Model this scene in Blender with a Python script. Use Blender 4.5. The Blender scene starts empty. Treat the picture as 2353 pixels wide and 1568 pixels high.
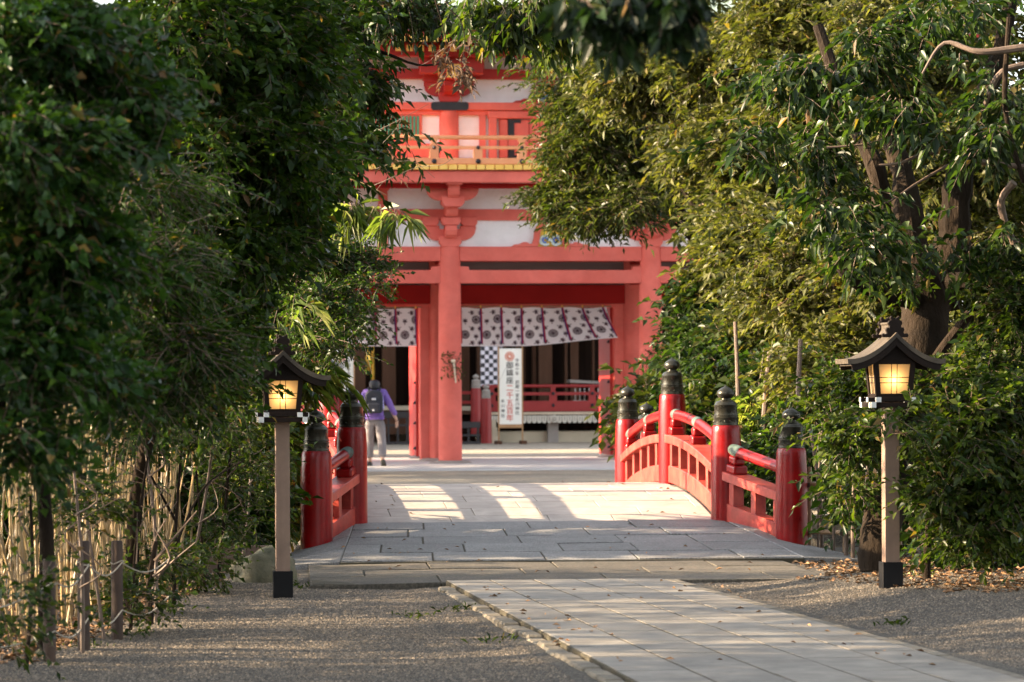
import bpy, math, random
import numpy as np
from mathutils import Vector, noise
random.seed(7); RS = np.random.RandomState(11)
scene = bpy.context.scene; COL = scene.collection
R = math.radians
# ---------------- camera calibration (metres; the bridge runs along +Y) ----------------
FPX, CX, HY, ROLL, EYE = 8000.0, 1176.5, 888.0, 0.004, 1.5
TH = math.atan(898 / FPX); CT, ST = math.cos(TH), math.sin(TH)
def at(u, v, D):
    """a point at distance D along the view axis, used to size up the planting"""
    uu = u + ROLL * (784.5 - v); vv = v + ROLL * (u - CX)
    X = (uu - CX) / FPX * D
    return (X * CT + D * ST, -X * ST + D * CT, EYE - (vv - HY) / FPX * D)

# ---------------- object helpers ----------------
def tag(o, label=None, cat=None, group=None, kind=None):
    if label: o['label'] = label
    if cat: o['category'] = cat
    if group: o['group'] = group
    if kind: o['kind'] = kind
    return o
def empty(name, loc=(0, 0, 0), rz=0.0):
    o = bpy.data.objects.new(name, None); COL.objects.link(o)
    o.location = loc; o.rotation_euler = (0, 0, rz); o.empty_display_size = .2
    return o
def copy_tree(o, parent=None):
    c = o.copy(); COL.objects.link(c); c.parent = parent
    for ch in [k for k in bpy.data.objects if k.parent == o and k != c]:
        copy_tree(ch, c)
    return c
def link_mesh(name, me, parent=None):
    o = bpy.data.objects.new(name, me); COL.objects.link(o)
    if parent is not None: o.parent = parent
    return o

class MB:
    def __init__(s): s.v = []; s.f = []
    def add(s, vs, fs):
        n = len(s.v); s.v.extend([tuple(map(float, p)) for p in vs]); s.f.extend([tuple(i + n for i in f) for f in fs]); return s
    def box(s, x0, x1, y0, y1, z0, z1):
        return s.add([(x0,y0,z0),(x1,y0,z0),(x1,y1,z0),(x0,y1,z0),(x0,y0,z1),(x1,y0,z1),(x1,y1,z1),(x0,y1,z1)],
                     [(0,3,2,1),(4,5,6,7),(0,1,5,4),(1,2,6,5),(2,3,7,6),(3,0,4,7)])
    def hexa(s, b, t):
        return s.add(list(b) + list(t), [(0,3,2,1),(4,5,6,7),(0,1,5,4),(1,2,6,5),(2,3,7,6),(3,0,4,7)])
    def lathe(s, prof, c=(0,0,0), n=32):
        vs = []; fs = []
        for r, z in prof:
            for k in range(n):
                a = 2*math.pi*k/n; vs.append((c[0]+r*math.cos(a), c[1]+r*math.sin(a), c[2]+z))
        m = len(prof)
        for i in range(m-1):
            for k in range(n):
                a = i*n+k; b = i*n+(k+1) % n; fs.append((a, b, b+n, a+n))
        fs.append(tuple(reversed(range(n)))); fs.append(tuple(range((m-1)*n, m*n)))
        return s.add(vs, fs)
    def tube(s, pts, rad, n=8, cap=True):
        pts = [Vector(p) for p in pts]; m = len(pts)
        if not hasattr(rad, '__len__'): rad = [rad]*m
        vs = []; fs = []; prev = None
        for i, p in enumerate(pts):
            d = (pts[min(i+1, m-1)] - pts[max(i-1, 0)])
            d = d.normalized() if d.length > 1e-9 else Vector((0,0,1))
            if prev is None:
                a = Vector((0,0,1)) if abs(d.z) < .9 else Vector((1,0,0))
                u = d.cross(a).normalized()
            else:
                u = (prev - d*prev.dot(d)).normalized()
            prev = u; w = d.cross(u)
            for k in range(n):
                t = 2*math.pi*k/n; vs.append(p + (u*math.cos(t) + w*math.sin(t))*rad[i])
        for i in range(m-1):
            for k in range(n):
                a = i*n+k; b = i*n+(k+1) % n; fs.append((a, b, b+n, a+n))
        if cap: fs.append(tuple(reversed(range(n)))); fs.append(tuple(range((m-1)*n, m*n)))
        return s.add(vs, fs)
    def prism(s, poly, y0, y1):           # poly in (x, z), extruded along y
        n = len(poly)
        vs = [(x, y0, z) for x, z in poly] + [(x, y1, z) for x, z in poly]
        fs = [tuple(range(n)), tuple(reversed(range(n, 2*n)))] + [(i, i+n, (i+1) % n+n, (i+1) % n) for i in range(n)]
        return s.add(vs, fs)
    def slab(s, poly, dz):                # poly of 3D points (top), dropped by dz
        n = len(poly)
        vs = list(poly) + [(x, y, z-dz) for x, y, z in poly]
        fs = [tuple(range(n)), tuple(reversed(range(n, 2*n)))] + [(i, i+n, (i+1) % n+n, (i+1) % n) for i in range(n)]
        return s.add(vs, fs)
    def sweep(s, pts, w, z0, z1, side):   # rectangular beam along pts; side = unit sideways vector
        vs = []; m = len(pts); sx, sy = side
        for x, y, z in pts:
            for q, h in ((-1, z0), (1, z0), (1, z1), (-1, z1)):
                vs.append((x+sx*q*w/2, y+sy*q*w/2, z+h))
        fs = [(0,1,2,3), tuple(reversed([(m-1)*4+k for k in range(4)]))]
        for i in range(m-1):
            for k in range(4):
                a = i*4+k; b = i*4+(k+1) % 4; fs.append((a, a+4, b+4, b))
        return s.add(vs, fs)
    def build(s, name, mat, parent=None, smooth=False, bevel=0, seg=1):
        me = bpy.data.meshes.new(name); me.from_pydata(s.v, [], s.f)
        me.materials.append(mat)
        import bmesh
        bm = bmesh.new(); bm.from_mesh(me); bmesh.ops.recalc_face_normals(bm, faces=bm.faces); bm.to_mesh(me); bm.free()
        o = link_mesh(name, me, parent)
        if smooth:
            for p in me.polygons: p.use_smooth = True
            try: me.set_sharp_from_angle(angle=R(38))
            except Exception: pass
        if bevel:
            b = o.modifiers.new('bevel', 'BEVEL'); b.width = bevel; b.segments = seg; b.limit_method = 'ANGLE'; b.angle_limit = R(35)
        return o
def soup(name, V, Fs, mat, parent=None, smooth=False):
    """big mesh from numpy arrays: V (n,3), Fs (m,3)"""
    me = bpy.data.meshes.new(name)
    V = np.ascontiguousarray(V, dtype=np.float32); Fs = np.ascontiguousarray(Fs, dtype=np.int32)
    k = Fs.shape[1]
    me.vertices.add(len(V)); me.vertices.foreach_set('co', V.ravel())
    me.loops.add(Fs.size); me.loops.foreach_set('vertex_index', Fs.ravel())
    me.polygons.add(len(Fs)); me.polygons.foreach_set('loop_start', np.arange(0, Fs.size, k, dtype=np.int32))
    if smooth: me.polygons.foreach_set('use_smooth', np.ones(len(Fs), dtype=bool))
    me.update(calc_edges=True); me.materials.append(mat)
    return link_mesh(name, me, parent)

# ---------------- materials ----------------
def newmat(name):
    m = bpy.data.materials.new(name); m.use_nodes = True; nt = m.node_tree; nt.nodes.clear()
    out = nt.nodes.new('ShaderNodeOutputMaterial'); return m, nt, out
def N(nt, t, **kw):
    n = nt.nodes.new(t)
    for k, v in kw.items():
        if k.startswith('_'): setattr(n, k[1:], v)
        else: n.inputs[k.replace('_', ' ')].default_value = v
    return n
def ramp(nt, src, stops):
    r = nt.nodes.new('ShaderNodeValToRGB'); e = r.color_ramp.elements
    while len(e) < len(stops): e.new(.5)
    for i, (p, c) in enumerate(stops): e[i].position = p; e[i].color = (*c, 1)
    nt.links.new(src, r.inputs[0]); return r
def surf(name, c1, c2, scale=4.0, rough=.6, bump=.15, bscale=40.0, spec=.5, stretch=(1,1,1), c3=None, detail=6, rv=.1, metal=0.0, coat=0.0, island=0.0, bdist=.01, stain=0.0, stsc=1.5):
    m, nt, out = newmat(name); L = nt.links
    b = nt.nodes.new('ShaderNodeBsdfPrincipled')
    tc = nt.nodes.new('ShaderNodeTexCoord'); mp = N(nt, 'ShaderNodeMapping'); mp.inputs['Scale'].default_value = stretch
    L.new(tc.outputs['Object'], mp.inputs[0])
    n1 = N(nt, 'ShaderNodeTexNoise', Scale=scale, Detail=detail, Roughness=.6); L.new(mp.outputs[0], n1.inputs['Vector'])
    stops = [(.3, c1), (.7, c2)] if c3 is None else [(.28, c1), (.55, c2), (.75, c3)]
    r = ramp(nt, n1.outputs['Fac'], stops); col = r.outputs['Color']
    if island:
        g = nt.nodes.new('ShaderNodeNewGeometry'); hs = N(nt, 'ShaderNodeHueSaturation')
        mr = N(nt, 'ShaderNodeMapRange'); mr.inputs['To Min'].default_value = 1-island; mr.inputs['To Max'].default_value = 1+island
        L.new(g.outputs['Random Per Island'], mr.inputs['Value']); L.new(mr.outputs[0], hs.inputs['Value']); L.new(col, hs.inputs['Color']); col = hs.outputs['Color']
    if stain:
        n3 = N(nt, 'ShaderNodeTexNoise', Scale=stsc, Detail=9, Roughness=.7, Distortion=.4); L.new(tc.outputs['Object'], n3.inputs['Vector'])
        m3 = N(nt, 'ShaderNodeMapRange'); m3.inputs['From Min'].default_value = .36; m3.inputs['From Max'].default_value = .62
        m3.inputs['To Min'].default_value = 1-stain; m3.inputs['To Max'].default_value = 1+stain*.25; L.new(n3.outputs['Fac'], m3.inputs['Value'])
        h3 = N(nt, 'ShaderNodeHueSaturation'); L.new(m3.outputs[0], h3.inputs['Value']); L.new(col, h3.inputs['Color']); col = h3.outputs['Color']
    L.new(col, b.inputs['Base Color'])
    n2 = N(nt, 'ShaderNodeTexNoise', Scale=bscale, Detail=5, Roughness=.65); L.new(mp.outputs[0], n2.inputs['Vector'])
    bp = N(nt, 'ShaderNodeBump', Strength=bump, Distance=bdist); L.new(n2.outputs['Fac'], bp.inputs['Height']); L.new(bp.outputs[0], b.inputs['Normal'])
    mr2 = N(nt, 'ShaderNodeMapRange'); mr2.inputs['To Min'].default_value = max(.02, rough-rv); mr2.inputs['To Max'].default_value = min(1, rough+rv)
    L.new(n1.outputs['Fac'], mr2.inputs['Value']); L.new(mr2.outputs[0], b.inputs['Roughness'])
    b.inputs['Specular IOR Level'].default_value = spec; b.inputs['Metallic'].default_value = metal; b.inputs['Coat Weight'].default_value = coat
    L.new(b.outputs[0], out.inputs[0]); return m
def leafmat(name, cols, trans=.35, tcol=(1.0, 1.15, .45), rough=.34, spec=.19):
    m, nt, out = newmat(name); L = nt.links
    g = nt.nodes.new('ShaderNodeNewGeometry')
    n = len(cols); r = ramp(nt, g.outputs['Random Per Island'], [(.975*i/(n-1), c) for i, c in enumerate(cols)]+[(.985, (.15,.10,.035)), (1.0, (.11,.06,.03))])
    tc = nt.nodes.new('ShaderNodeTexCoord')
    nz = N(nt, 'ShaderNodeTexNoise', Scale=1.6, Detail=2); L.new(tc.outputs['Object'], nz.inputs['Vector'])
    mr = N(nt, 'ShaderNodeMapRange'); mr.inputs['From Min'].default_value = .3; mr.inputs['From Max'].default_value = .7
    mr.inputs['To Min'].default_value = .65; mr.inputs['To Max'].default_value = 1.35; L.new(nz.outputs['Fac'], mr.inputs['Value'])
    hs = N(nt, 'ShaderNodeHueSaturation'); L.new(r.outputs['Color'], hs.inputs['Color']); L.new(mr.outputs[0], hs.inputs['Value'])
    b = nt.nodes.new('ShaderNodeBsdfPrincipled'); L.new(hs.outputs[0], b.inputs['Base Color'])
    b.inputs['Roughness'].default_value = rough; b.inputs['Specular IOR Level'].default_value = spec
    t = nt.nodes.new('ShaderNodeBsdfTranslucent')
    mx = nt.nodes.new('ShaderNodeMix'); mx.data_type = 'RGBA'; mx.blend_type = 'MULTIPLY'; mx.inputs[0].default_value = 1
    L.new(hs.outputs[0], mx.inputs[6]); mx.inputs[7].default_value = (tcol[0]*1.7, tcol[1]*1.7, tcol[2]*1.7, 1)
    L.new(mx.outputs[2], t.inputs['Color'])
    ms = N(nt, 'ShaderNodeMixShader'); ms.inputs[0].default_value = trans
    L.new(b.outputs[0], ms.inputs[1]); L.new(t.outputs[0], ms.inputs[2]); L.new(ms.outputs[0], out.inputs[0])
    return m

M = {}
M['vermilion'] = surf('vermilion_lacquer', (.19,.0022,.003), (.27,.004,.005), 3, .30, .03, 60, coat=.0, spec=.32, rv=.1, stretch=(1,1,.6), stain=.3, stsc=5)
M['verm_worn'] = surf('vermilion_worn_beam', (.30,.028,.024), (.48,.080,.055), 7, .42, .12, 60, coat=.0, spec=.3, rv=.12, stain=.35, stsc=6)
M['gate_red'] = surf('gate_salmon_paint', (.63,.115,.085), (.73,.165,.130), 1.3, .65, .12, 30, spec=.2, stain=.14, stsc=1.2, c3=(.68,.135,.103))
M['gate_dark'] = surf('gate_shaded_red', (.27,.007,.006), (.34,.012,.010), 2, .6, .05, 30, spec=.15)  # gate red for inner beams, their shade put into the colour
M['gate_eave'] = surf('gate_eave_shaded_red', (.36,.012,.008), (.43,.018,.011), 2, .5, .05, 30)  # red darkened in the colour for the shade under the eaves
M['plaster'] = surf('white_boards', (.84,.84,.86), (.90,.90,.92), 1.2, .7, .12, 8, stretch=(.3,1,6), stain=.10, stsc=2.2)
M['ochre'] = surf('ochre_paint', (.80,.46,.08), (.86,.55,.14), 3, .55, .05, 30)
M['rail_tan'] = surf('balcony_orange', (.74,.26,.11), (.80,.36,.17), 2.5, .55, .05, 30)
M['green_lattice'] = surf('green_lattice', (.03,.24,.15), (.05,.32,.2), 8, .6, .3, 60, stretch=(12,1,1))
M['bronze'] = surf('bronze_cap', (.015,.0145,.012), (.05,.046,.034), 9, .30, .12, 50, metal=.65, rv=.12, c3=(.03,.034,.027), stain=.15, stsc=14)
M['iron'] = surf('black_iron', (.012,.013,.017), (.03,.032,.04), 9, .5, .1, 60, metal=.3)
M['verdigris'] = surf('verdigris', (.03,.05,.045), (.08,.12,.10), 20, .7, .3, 80)
M['deck'] = surf('deck_stone', (.33,.285,.25), (.42,.37,.325), 2.2, .75, .5, 90, island=.09, bdist=.004, stain=.22, stsc=2.6)
M['granite'] = surf('ramp_granite', (.055,.053,.052), (.28,.27,.26), 70, .62, .8, 120, detail=3, island=.2, bdist=.006, stain=.25, stsc=3)
M['granite_old'] = surf('old_granite', (.03,.026,.02), (.15,.128,.098), 45, .8, .9, 110, detail=5, island=.2, bdist=.008, stain=.3, stsc=3)
M['joint_dark'] = surf('joint_moss', (.035,.028,.018), (.075,.065,.04), 20, .9, .5, 90)
M['path'] = surf('path_stone', (.17,.153,.132), (.275,.248,.213), 5.0, .72, .6, 110, island=.12, bdist=.004, stain=.3, stsc=2.2)
M['joint'] = surf('joint_soil', (.09,.08,.065), (.15,.135,.11), 20, .9, .5, 90)
M['kerb_stone'] = surf('kerb_stone', (.10,.085,.065), (.21,.18,.135), 14, .8, .6, 70, island=.2)
M['apron'] = surf('apron_stone', (.42,.41,.41), (.52,.51,.5), 1.5, .75, .2, 60)
M['oldwood'] = surf('dark_lantern_wood', (.006,.0035,.0025), (.018,.010,.007), 8, .6, .3, 60, spec=.15, stretch=(1,1,.2))
M['lroof'] = surf('lantern_roof_wood', (.035,.028,.022), (.11,.085,.06), 5, .55, .4, 40, spec=.25, stretch=(1,10,1))
M['pole'] = surf('lantern_pole_paint', (.18,.112,.078), (.25,.165,.12), 2, .6, .2, 60, stretch=(4,4,.3), stain=.2, stsc=4)
M['blackbox'] = surf('black_base', (.005,.005,.006), (.010,.010,.011), 4, .6, .1, 60, spec=.15)
M['white_end'] = surf('white_painted_end', (.6,.6,.58), (.72,.72,.70), 30, .6, .1, 60)
M['bark'] = surf('bark', (.007,.005,.0035), (.035,.024,.016), 5, .95, 1.0, 22, spec=.1, stretch=(1,1,.3), bdist=.03)
M['limb'] = surf('smooth_branch', (.07,.045,.03), (.15,.10,.07), 8, .7, .4, 40)
M['culm'] = surf('culm', (.15,.10,.042), (.38,.26,.115), 3, .45, .15, 40, island=.35, c3=(.24,.25,.09))
M['bamboo'] = surf('bamboo_pole', (.20,.12,.06), (.34,.22,.12), 4, .45, .2, 40, stretch=(1,1,.5))
M['stake'] = surf('log_stake', (.022,.012,.008), (.075,.042,.026), 7, .8, .8, 30, stretch=(1,1,.3))
M['rope'] = surf('rope', (.30,.26,.2), (.42,.37,.3), 60, .9, .8, 200)
M['rock'] = surf('mossy_rock', (.05,.055,.03), (.16,.14,.09), 5, .9, .9, 25, c3=(.10,.11,.05), bdist=.02)
M['plank'] = surf('brown_plank', (.05,.028,.02), (.10,.06,.04), 5, .7, .4, 40, stretch=(.2,1,4))
M['pebble'] = surf('pebbles', (.03,.025,.019), (.22,.178,.135), 50, .8, .2, 200, island=.55)
M['litter'] = surf('dry_leaf', (.16,.07,.03), (.34,.20,.09), 9, .75, .2, 60, island=.4)
M['gapboard'] = surf('weathered_boards', (.13,.10,.095), (.20,.16,.15), 2, .8, .3, 20, stretch=(.3,1,5))
M['cloth'] = surf('curtain_cloth', (.80,.77,.79), (.86,.83,.85), 2, .85, .1, 60)
M['print'] = surf('curtain_print', (.07,.04,.055), (.13,.085,.10), 20, .85, .1, 60)
M['strap_red'] = surf('strap_red', (.38,.01,.03), (.5,.02,.05), 9, .8, .1, 60)
M['strap_blue'] = surf('strap_purple', (.05,.02,.14), (.08,.03,.2), 9, .8, .1, 60)
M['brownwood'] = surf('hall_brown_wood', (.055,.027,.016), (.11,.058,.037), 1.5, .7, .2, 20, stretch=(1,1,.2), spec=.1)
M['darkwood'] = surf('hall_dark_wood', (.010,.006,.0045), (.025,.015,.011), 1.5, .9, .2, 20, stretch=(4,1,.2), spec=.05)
M['hall_red'] = surf('hall_railing_red', (.22,.010,.010), (.28,.018,.017), 2, .5, .05, 30)
M['plinth'] = surf('plinth_stone', (.40,.34,.25), (.52,.45,.33), 1.2, .8, .2, 30)
M['greypost'] = surf('grey_stone_post', (.24,.21,.19), (.32,.29,.26), 3, .8, .2, 30)
M['fringe'] = surf('eave_tile_ends', (.52,.48,.40), (.62,.58,.5), 5, .7, .1, 30)
M['board'] = surf('sign_board', (.72,.72,.66), (.80,.80,.75), 1, .5, .02, 30)
M['frame'] = surf('sign_frame_wood', (.30,.16,.07), (.42,.24,.11), 3, .6, .1, 30)
M['ink'] = surf('black_ink', (.03,.03,.03), (.07,.07,.07), 9, .7, .02, 30)
M['redink'] = surf('red_ink', (.50,.05,.03), (.62,.09,.06), 9, .7, .02, 30)
M['pinkink'] = surf('pale_red_ink', (.66,.28,.2), (.75,.36,.28), 9, .7, .02, 30)
M['fence_black'] = surf('black_fence_wood', (.010,.010,.012), (.024,.022,.024), 5, .6, .1, 30)
M['gold'] = surf('gold_ornament', (.75,.42,.05), (.85,.55,.1), 5, .35, .1, 30, metal=.6)
M['blue'] = surf('blue_paint', (.05,.12,.45), (.10,.22,.6), 5, .5, .1, 30)
M['palegreen'] = surf('pale_scroll_paint', (.5,.6,.6), (.65,.75,.72), 5, .5, .1, 30)
M['emerald'] = surf('emerald_paint', (.01,.22,.12), (.02,.3,.16), 5, .5, .1, 30)
M['shingle'] = surf('bark_shingles', (.13,.11,.10), (.27,.235,.225), 2, .85, .5, 60, stretch=(.6,.6,30), bdist=.02)
M['copper'] = surf('green_copper', (.30,.38,.31), (.42,.50,.42), 3, .6, .3, 30, stretch=(1,12,1))
M['purple'] = surf('purple_jacket', (.16,.09,.36), (.22,.13,.46), 5, .75, .5, 25, bdist=.02)
M['trouser'] = surf('grey_trousers', (.17,.15,.16), (.25,.225,.235), 5, .85, .5, 20, bdist=.02)
M['pack'] = surf('black_backpack', (.010,.012,.022), (.03,.035,.055), 8, .7, .4, 40)
M['hair'] = surf('black_hair', (.008,.008,.012), (.02,.02,.03), 30, .45, .5, 90, stretch=(3,3,.4))
M['skin'] = surf('skin', (.50,.30,.22), (.58,.36,.27), 5, .55, .1, 60)
M['shoe'] = surf('black_shoe', (.012,.012,.013), (.02,.02,.02), 5, .5, .1, 60)
M['badge'] = surf('reflective_badge', (.6,.6,.65), (.7,.7,.75), 5, .4, .1, 60)
M['strip_blue'] = surf('blue_strap', (.35,.32,.75), (.45,.42,.85), 5, .6, .1, 60)
M['paper_tie'] = surf('paper_tie', (.62,.50,.36), (.72,.6,.46), 5, .8, .1, 60)
# foliage
M['lf_dark'] = leafmat('leaf_dark_green', [(.007,.018,.004), (.018,.042,.008), (.045,.082,.013), (.010,.025,.005)], .38, (1.3,1.25,.3))
M['lf_blue'] = leafmat('leaf_blue_green', [(.008,.022,.006), (.017,.046,.010), (.038,.076,.015)], .33, (1.25,1.25,.3))
M['lf_mid'] = leafmat('leaf_mid_green', [(.014,.024,.006), (.036,.05,.011), (.085,.088,.025), (.022,.034,.010)], .32, (1.05,1.2,.3))
M['lf_gold'] = leafmat('leaf_yellow_green', [(.018,.026,.007), (.06,.066,.016), (.135,.125,.045), (.036,.045,.012), (.095,.092,.03)], .34, (1.0,1.1,.3), .38)
M['lf_fresh'] = leafmat('leaf_fresh_green', [(.009,.019,.005), (.030,.052,.010), (.07,.085,.017), (.011,.022,.006)], .38, (1.05,1.25,.25))
M['lf_bamboo'] = leafmat('leaf_bamboo_grass', [(.045,.07,.018), (.10,.13,.034), (.20,.195,.08)], .42, (1.05,1.2,.35), .4)
M['lf_shade'] = leafmat('leaf_backlit_dark', [(.004,.009,.003), (.008,.018,.005), (.014,.030,.007)], .15, (1.0,1.2,.4), .42, .18)  # backlit darkness of the bough put into its leaf colour
M['lf_oak'] = leafmat('leaf_oak_green', [(.007,.016,.005), (.018,.036,.009), (.045,.066,.016), (.010,.022,.007)], .32, (1.05,1.25,.3))
M['lf_brown'] = leafmat('leaf_dead_brown', [(.045,.026,.016), (.09,.052,.03), (.06,.036,.024)], .2, (1.2,.9,.5), .6)
# ---------------- lantern paper ----------------
def paper_mat():
    m, nt, out = newmat('lantern_paper'); L = nt.links
    t = nt.nodes.new('ShaderNodeBsdfTranslucent'); t.inputs[0].default_value = (.82,.60,.32,1)
    d = nt.nodes.new('ShaderNodeBsdfDiffuse'); d.inputs[0].default_value = (.36,.28,.19,1)
    ms = N(nt, 'ShaderNodeMixShader'); ms.inputs[0].default_value = .6
    L.new(d.outputs[0], ms.inputs[1]); L.new(t.outputs[0], ms.inputs[2]); L.new(ms.outputs[0], out.inputs[0]); return m
M['paper'] = paper_mat()
# ---------------- gravel ----------------
def gravel_mat(name, cols, sc=70, bump=1.0):
    m, nt, out = newmat(name); L = nt.links
    b = nt.nodes.new('ShaderNodeBsdfPrincipled'); tc = nt.nodes.new('ShaderNodeTexCoord')
    v = N(nt, 'ShaderNodeTexVoronoi', Scale=sc); L.new(tc.outputs['Object'], v.inputs['Vector'])
    sp = nt.nodes.new('ShaderNodeSeparateColor'); L.new(v.outputs['Color'], sp.inputs[0])
    r = ramp(nt, sp.outputs[0], [(i/(len(cols)-1), c) for i, c in enumerate(cols)])
    nz = N(nt, 'ShaderNodeTexNoise', Scale=.7, Detail=5); L.new(tc.outputs['Object'], nz.inputs['Vector'])
    mr = N(nt, 'ShaderNodeMapRange'); mr.inputs['From Min'].default_value = .3; mr.inputs['From Max'].default_value = .7; mr.inputs['To Min'].default_value = .75; mr.inputs['To Max'].default_value = 1.15
    L.new(nz.outputs['Fac'], mr.inputs['Value'])
    hs = N(nt, 'ShaderNodeHueSaturation'); L.new(r.outputs[0], hs.inputs['Color']); L.new(mr.outputs[0], hs.inputs['Value']); L.new(hs.outputs[0], b.inputs['Base Color'])
    bp = N(nt, 'ShaderNodeBump', Strength=bump, Distance=.012); bp.invert = True; L.new(v.outputs['Distance'], bp.inputs['Height']); L.new(bp.outputs[0], b.inputs['Normal'])
    b.inputs['Roughness'].default_value = .85; L.new(b.outputs[0], out.inputs[0]); return m
M['gravel'] = gravel_mat('gravel', [(.022,.019,.015), (.06,.052,.042), (.12,.103,.082), (.04,.034,.027)])
M['plaza'] = gravel_mat('plaza_gravel', [(.20,.165,.125), (.30,.25,.19), (.37,.32,.25)], 40, .5)
def water_mat():
    m, nt, out = newmat('pond_water'); b = nt.nodes.new('ShaderNodeBsdfPrincipled')
    b.inputs['Base Color'].default_value = (.012,.016,.010,1); b.inputs['Roughness'].default_value = .06
    nz = N(nt, 'ShaderNodeTexNoise', Scale=3, Detail=3); bp = N(nt, 'ShaderNodeBump', Strength=.12, Distance=.05)
    nt.links.new(nz.outputs['Fac'], bp.inputs['Height']); nt.links.new(bp.outputs[0], b.inputs['Normal']); nt.links.new(b.outputs[0], out.inputs[0]); return m
M['water'] = water_mat()
def checker_mat():
    m, nt, out = newmat('checked_cloth'); b = nt.nodes.new('ShaderNodeBsdfPrincipled'); tc = nt.nodes.new('ShaderNodeTexCoord')
    c = N(nt, 'ShaderNodeTexChecker', Scale=9.0); c.inputs['Color1'].default_value = (.72,.70,.78,1); c.inputs['Color2'].default_value = (.05,.05,.06,1)
    nt.links.new(tc.outputs['Object'], c.inputs['Vector']); nt.links.new(c.outputs[0], b.inputs['Base Color']); b.inputs['Roughness'].default_value = .85
    nt.links.new(b.outputs[0], out.inputs[0]); return m
M['checker'] = checker_mat()

# ================= THE SETTING =================
def ss(t): t = np.clip(t, 0, 1); return t*t*(3-2*t)
def gz(x, y):
    x = np.asarray(x, float); y = np.asarray(y, float)
    z = .12*ss((x-4.4)/1.2)*ss((y-17)/6)*ss((26.6-y)/1.4)
    z = z + .25*ss((x-6.4)/3)*ss((y-17)/6)*ss((31-y)/2)
    z = z - .02*ss((2.4-x)/.3) + .10*ss((-.2-x)/2)
    pond = ss((y-31.6)/.9)*ss((39.2-y)/.9)
    z = z*(1-pond) - 1.1*pond
    z = z + .012*np.sin(x*2.3+y*.7)*np.cos(y*1.9)*(y < 30)
    return z
xs = np.unique(np.concatenate([np.linspace(-300,-12,16), np.linspace(-12,-2,40), np.linspace(-2,8,120), np.linspace(8,22,40), np.linspace(22,300,16)]))
ys = np.unique(np.concatenate([np.linspace(-60,10,14), np.linspace(10,32,220), np.linspace(32,42,60), np.linspace(42,100,30), np.linspace(100,500,16)]))
GXX, GYY = np.meshgrid(xs, ys); GZZ = gz(GXX, GYY)
V = np.stack([GXX.ravel(), GYY.ravel(), GZZ.ravel()], 1)
nx, ny = len(xs), len(ys); ii = (np.arange(ny-1)[:, None]*nx + np.arange(nx-1)[None, :]).ravel()
tag(soup('gravel_ground', V, np.stack([ii, ii+1, ii+nx+1, ii+nx], 1), M['gravel'], smooth=True), 'grey brown gravel ground spreading from the path to the hedges', 'ground', kind='structure')
w = MB().box(-60, 60, 31.0, 40.0, -.9, -.62); tag(w.build('pond_water', M['water']), 'dark still pond water below the red bridge', 'water', kind='structure')
p = MB().slab([(-40,39.0,.012),(60,39.0,.012),(60,61.0,.012),(-40,61.0,.012)], .3); tag(p.build('plaza_ground', M['plaza']), 'tan sandy forecourt between the bridge and the gate', 'ground', kind='structure')
p = MB().slab([(-40,72.5,.012),(60,72.5,.012),(60,150,.012),(-40,150,.012)], .3); tag(p.build('courtyard_ground', M['plaza']), 'tan gravel courtyard behind the gate with bands of sunlight', 'ground', kind='structure')
p = MB().box(-1, 18, 61.1, 71.6, -.3, .03); tag(p.build('gate_apron', M['apron'], bevel=.02), 'pale stone pavement under the gate', 'pavement', kind='structure')

def pavers(mb, rows, zf, x0f, x1f, lens, stagger, gap=.012, drop=.05, jit=.004, cham=.008):
    """rows: list of y limits; every block is a slightly tilted stone with a chamfered rim"""
    for i in range(len(rows)-1):
        ya, yb = rows[i]+gap/2, rows[i+1]-gap/2; ym = (ya+yb)/2
        xa, xb = x0f(ym), x1f(ym); x = xa - (stagger*(i % 2) if not callable(stagger) else stagger(i)); 
        while x < xb:
            l = lens() if callable(lens) else lens
            p0, p1 = max(x, xa), min(x+l, xb); x += l
            if p1-p0 < .05: continue
            j0, j1 = p0+gap/2, p1-gap/2
            def X(px, y):  # slide with the sides
                f = (px-xa)/(xb-xa); return x0f(y)+f*(x1f(y)-x0f(y))
            dz = random.uniform(-jit, jit); tx = random.uniform(-jit, jit); ty = random.uniform(-jit, jit)
            def P(px, y, q, r, lift):
                return (X(px, y), y, zf(X(px, y), y)+dz+q*tx+r*ty+lift)
            t = [P(j0+cham, ya+cham, -1, -1, 0), P(j1-cham, ya+cham, 1, -1, 0), P(j1-cham, yb-cham, 1, 1, 0), P(j0+cham, yb-cham, -1, 1, 0)]
            mbs = [P(j0, ya, -1, -1, -cham), P(j1, ya, 1, -1, -cham), P(j1, yb, 1, 1, -cham), P(j0, yb, -1, 1, -cham)]
            lo = [(a, b, c-drop) for a, b, c in mbs]
            mb.add(t+mbs+lo, [(0,1,2,3),(4,5,1,0),(5,6,2,1),(6,7,3,2),(7,4,0,3),(8,9,5,4),(9,10,6,5),(10,11,7,6),(11,8,4,7)])
BX, BY = 3.84, 35.07
def deck_z(y): return .507 - .283*((y-BY)/3.16)**2
# ---- stone path ----
def lin(a, b): return lambda y: a[0]+(y-a[1])*(b[0]-a[0])/(b[1]-a[1])
pl, pr = lin((2.43,25.0),(2.52,16.9)), lin((4.10,25.1),(4.42,16.9))
mb = MB(); rows = [9.0]
while rows[-1] < 26.0: rows.append(rows[-1]+.86)
rows[-1] = 26.05
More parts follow.
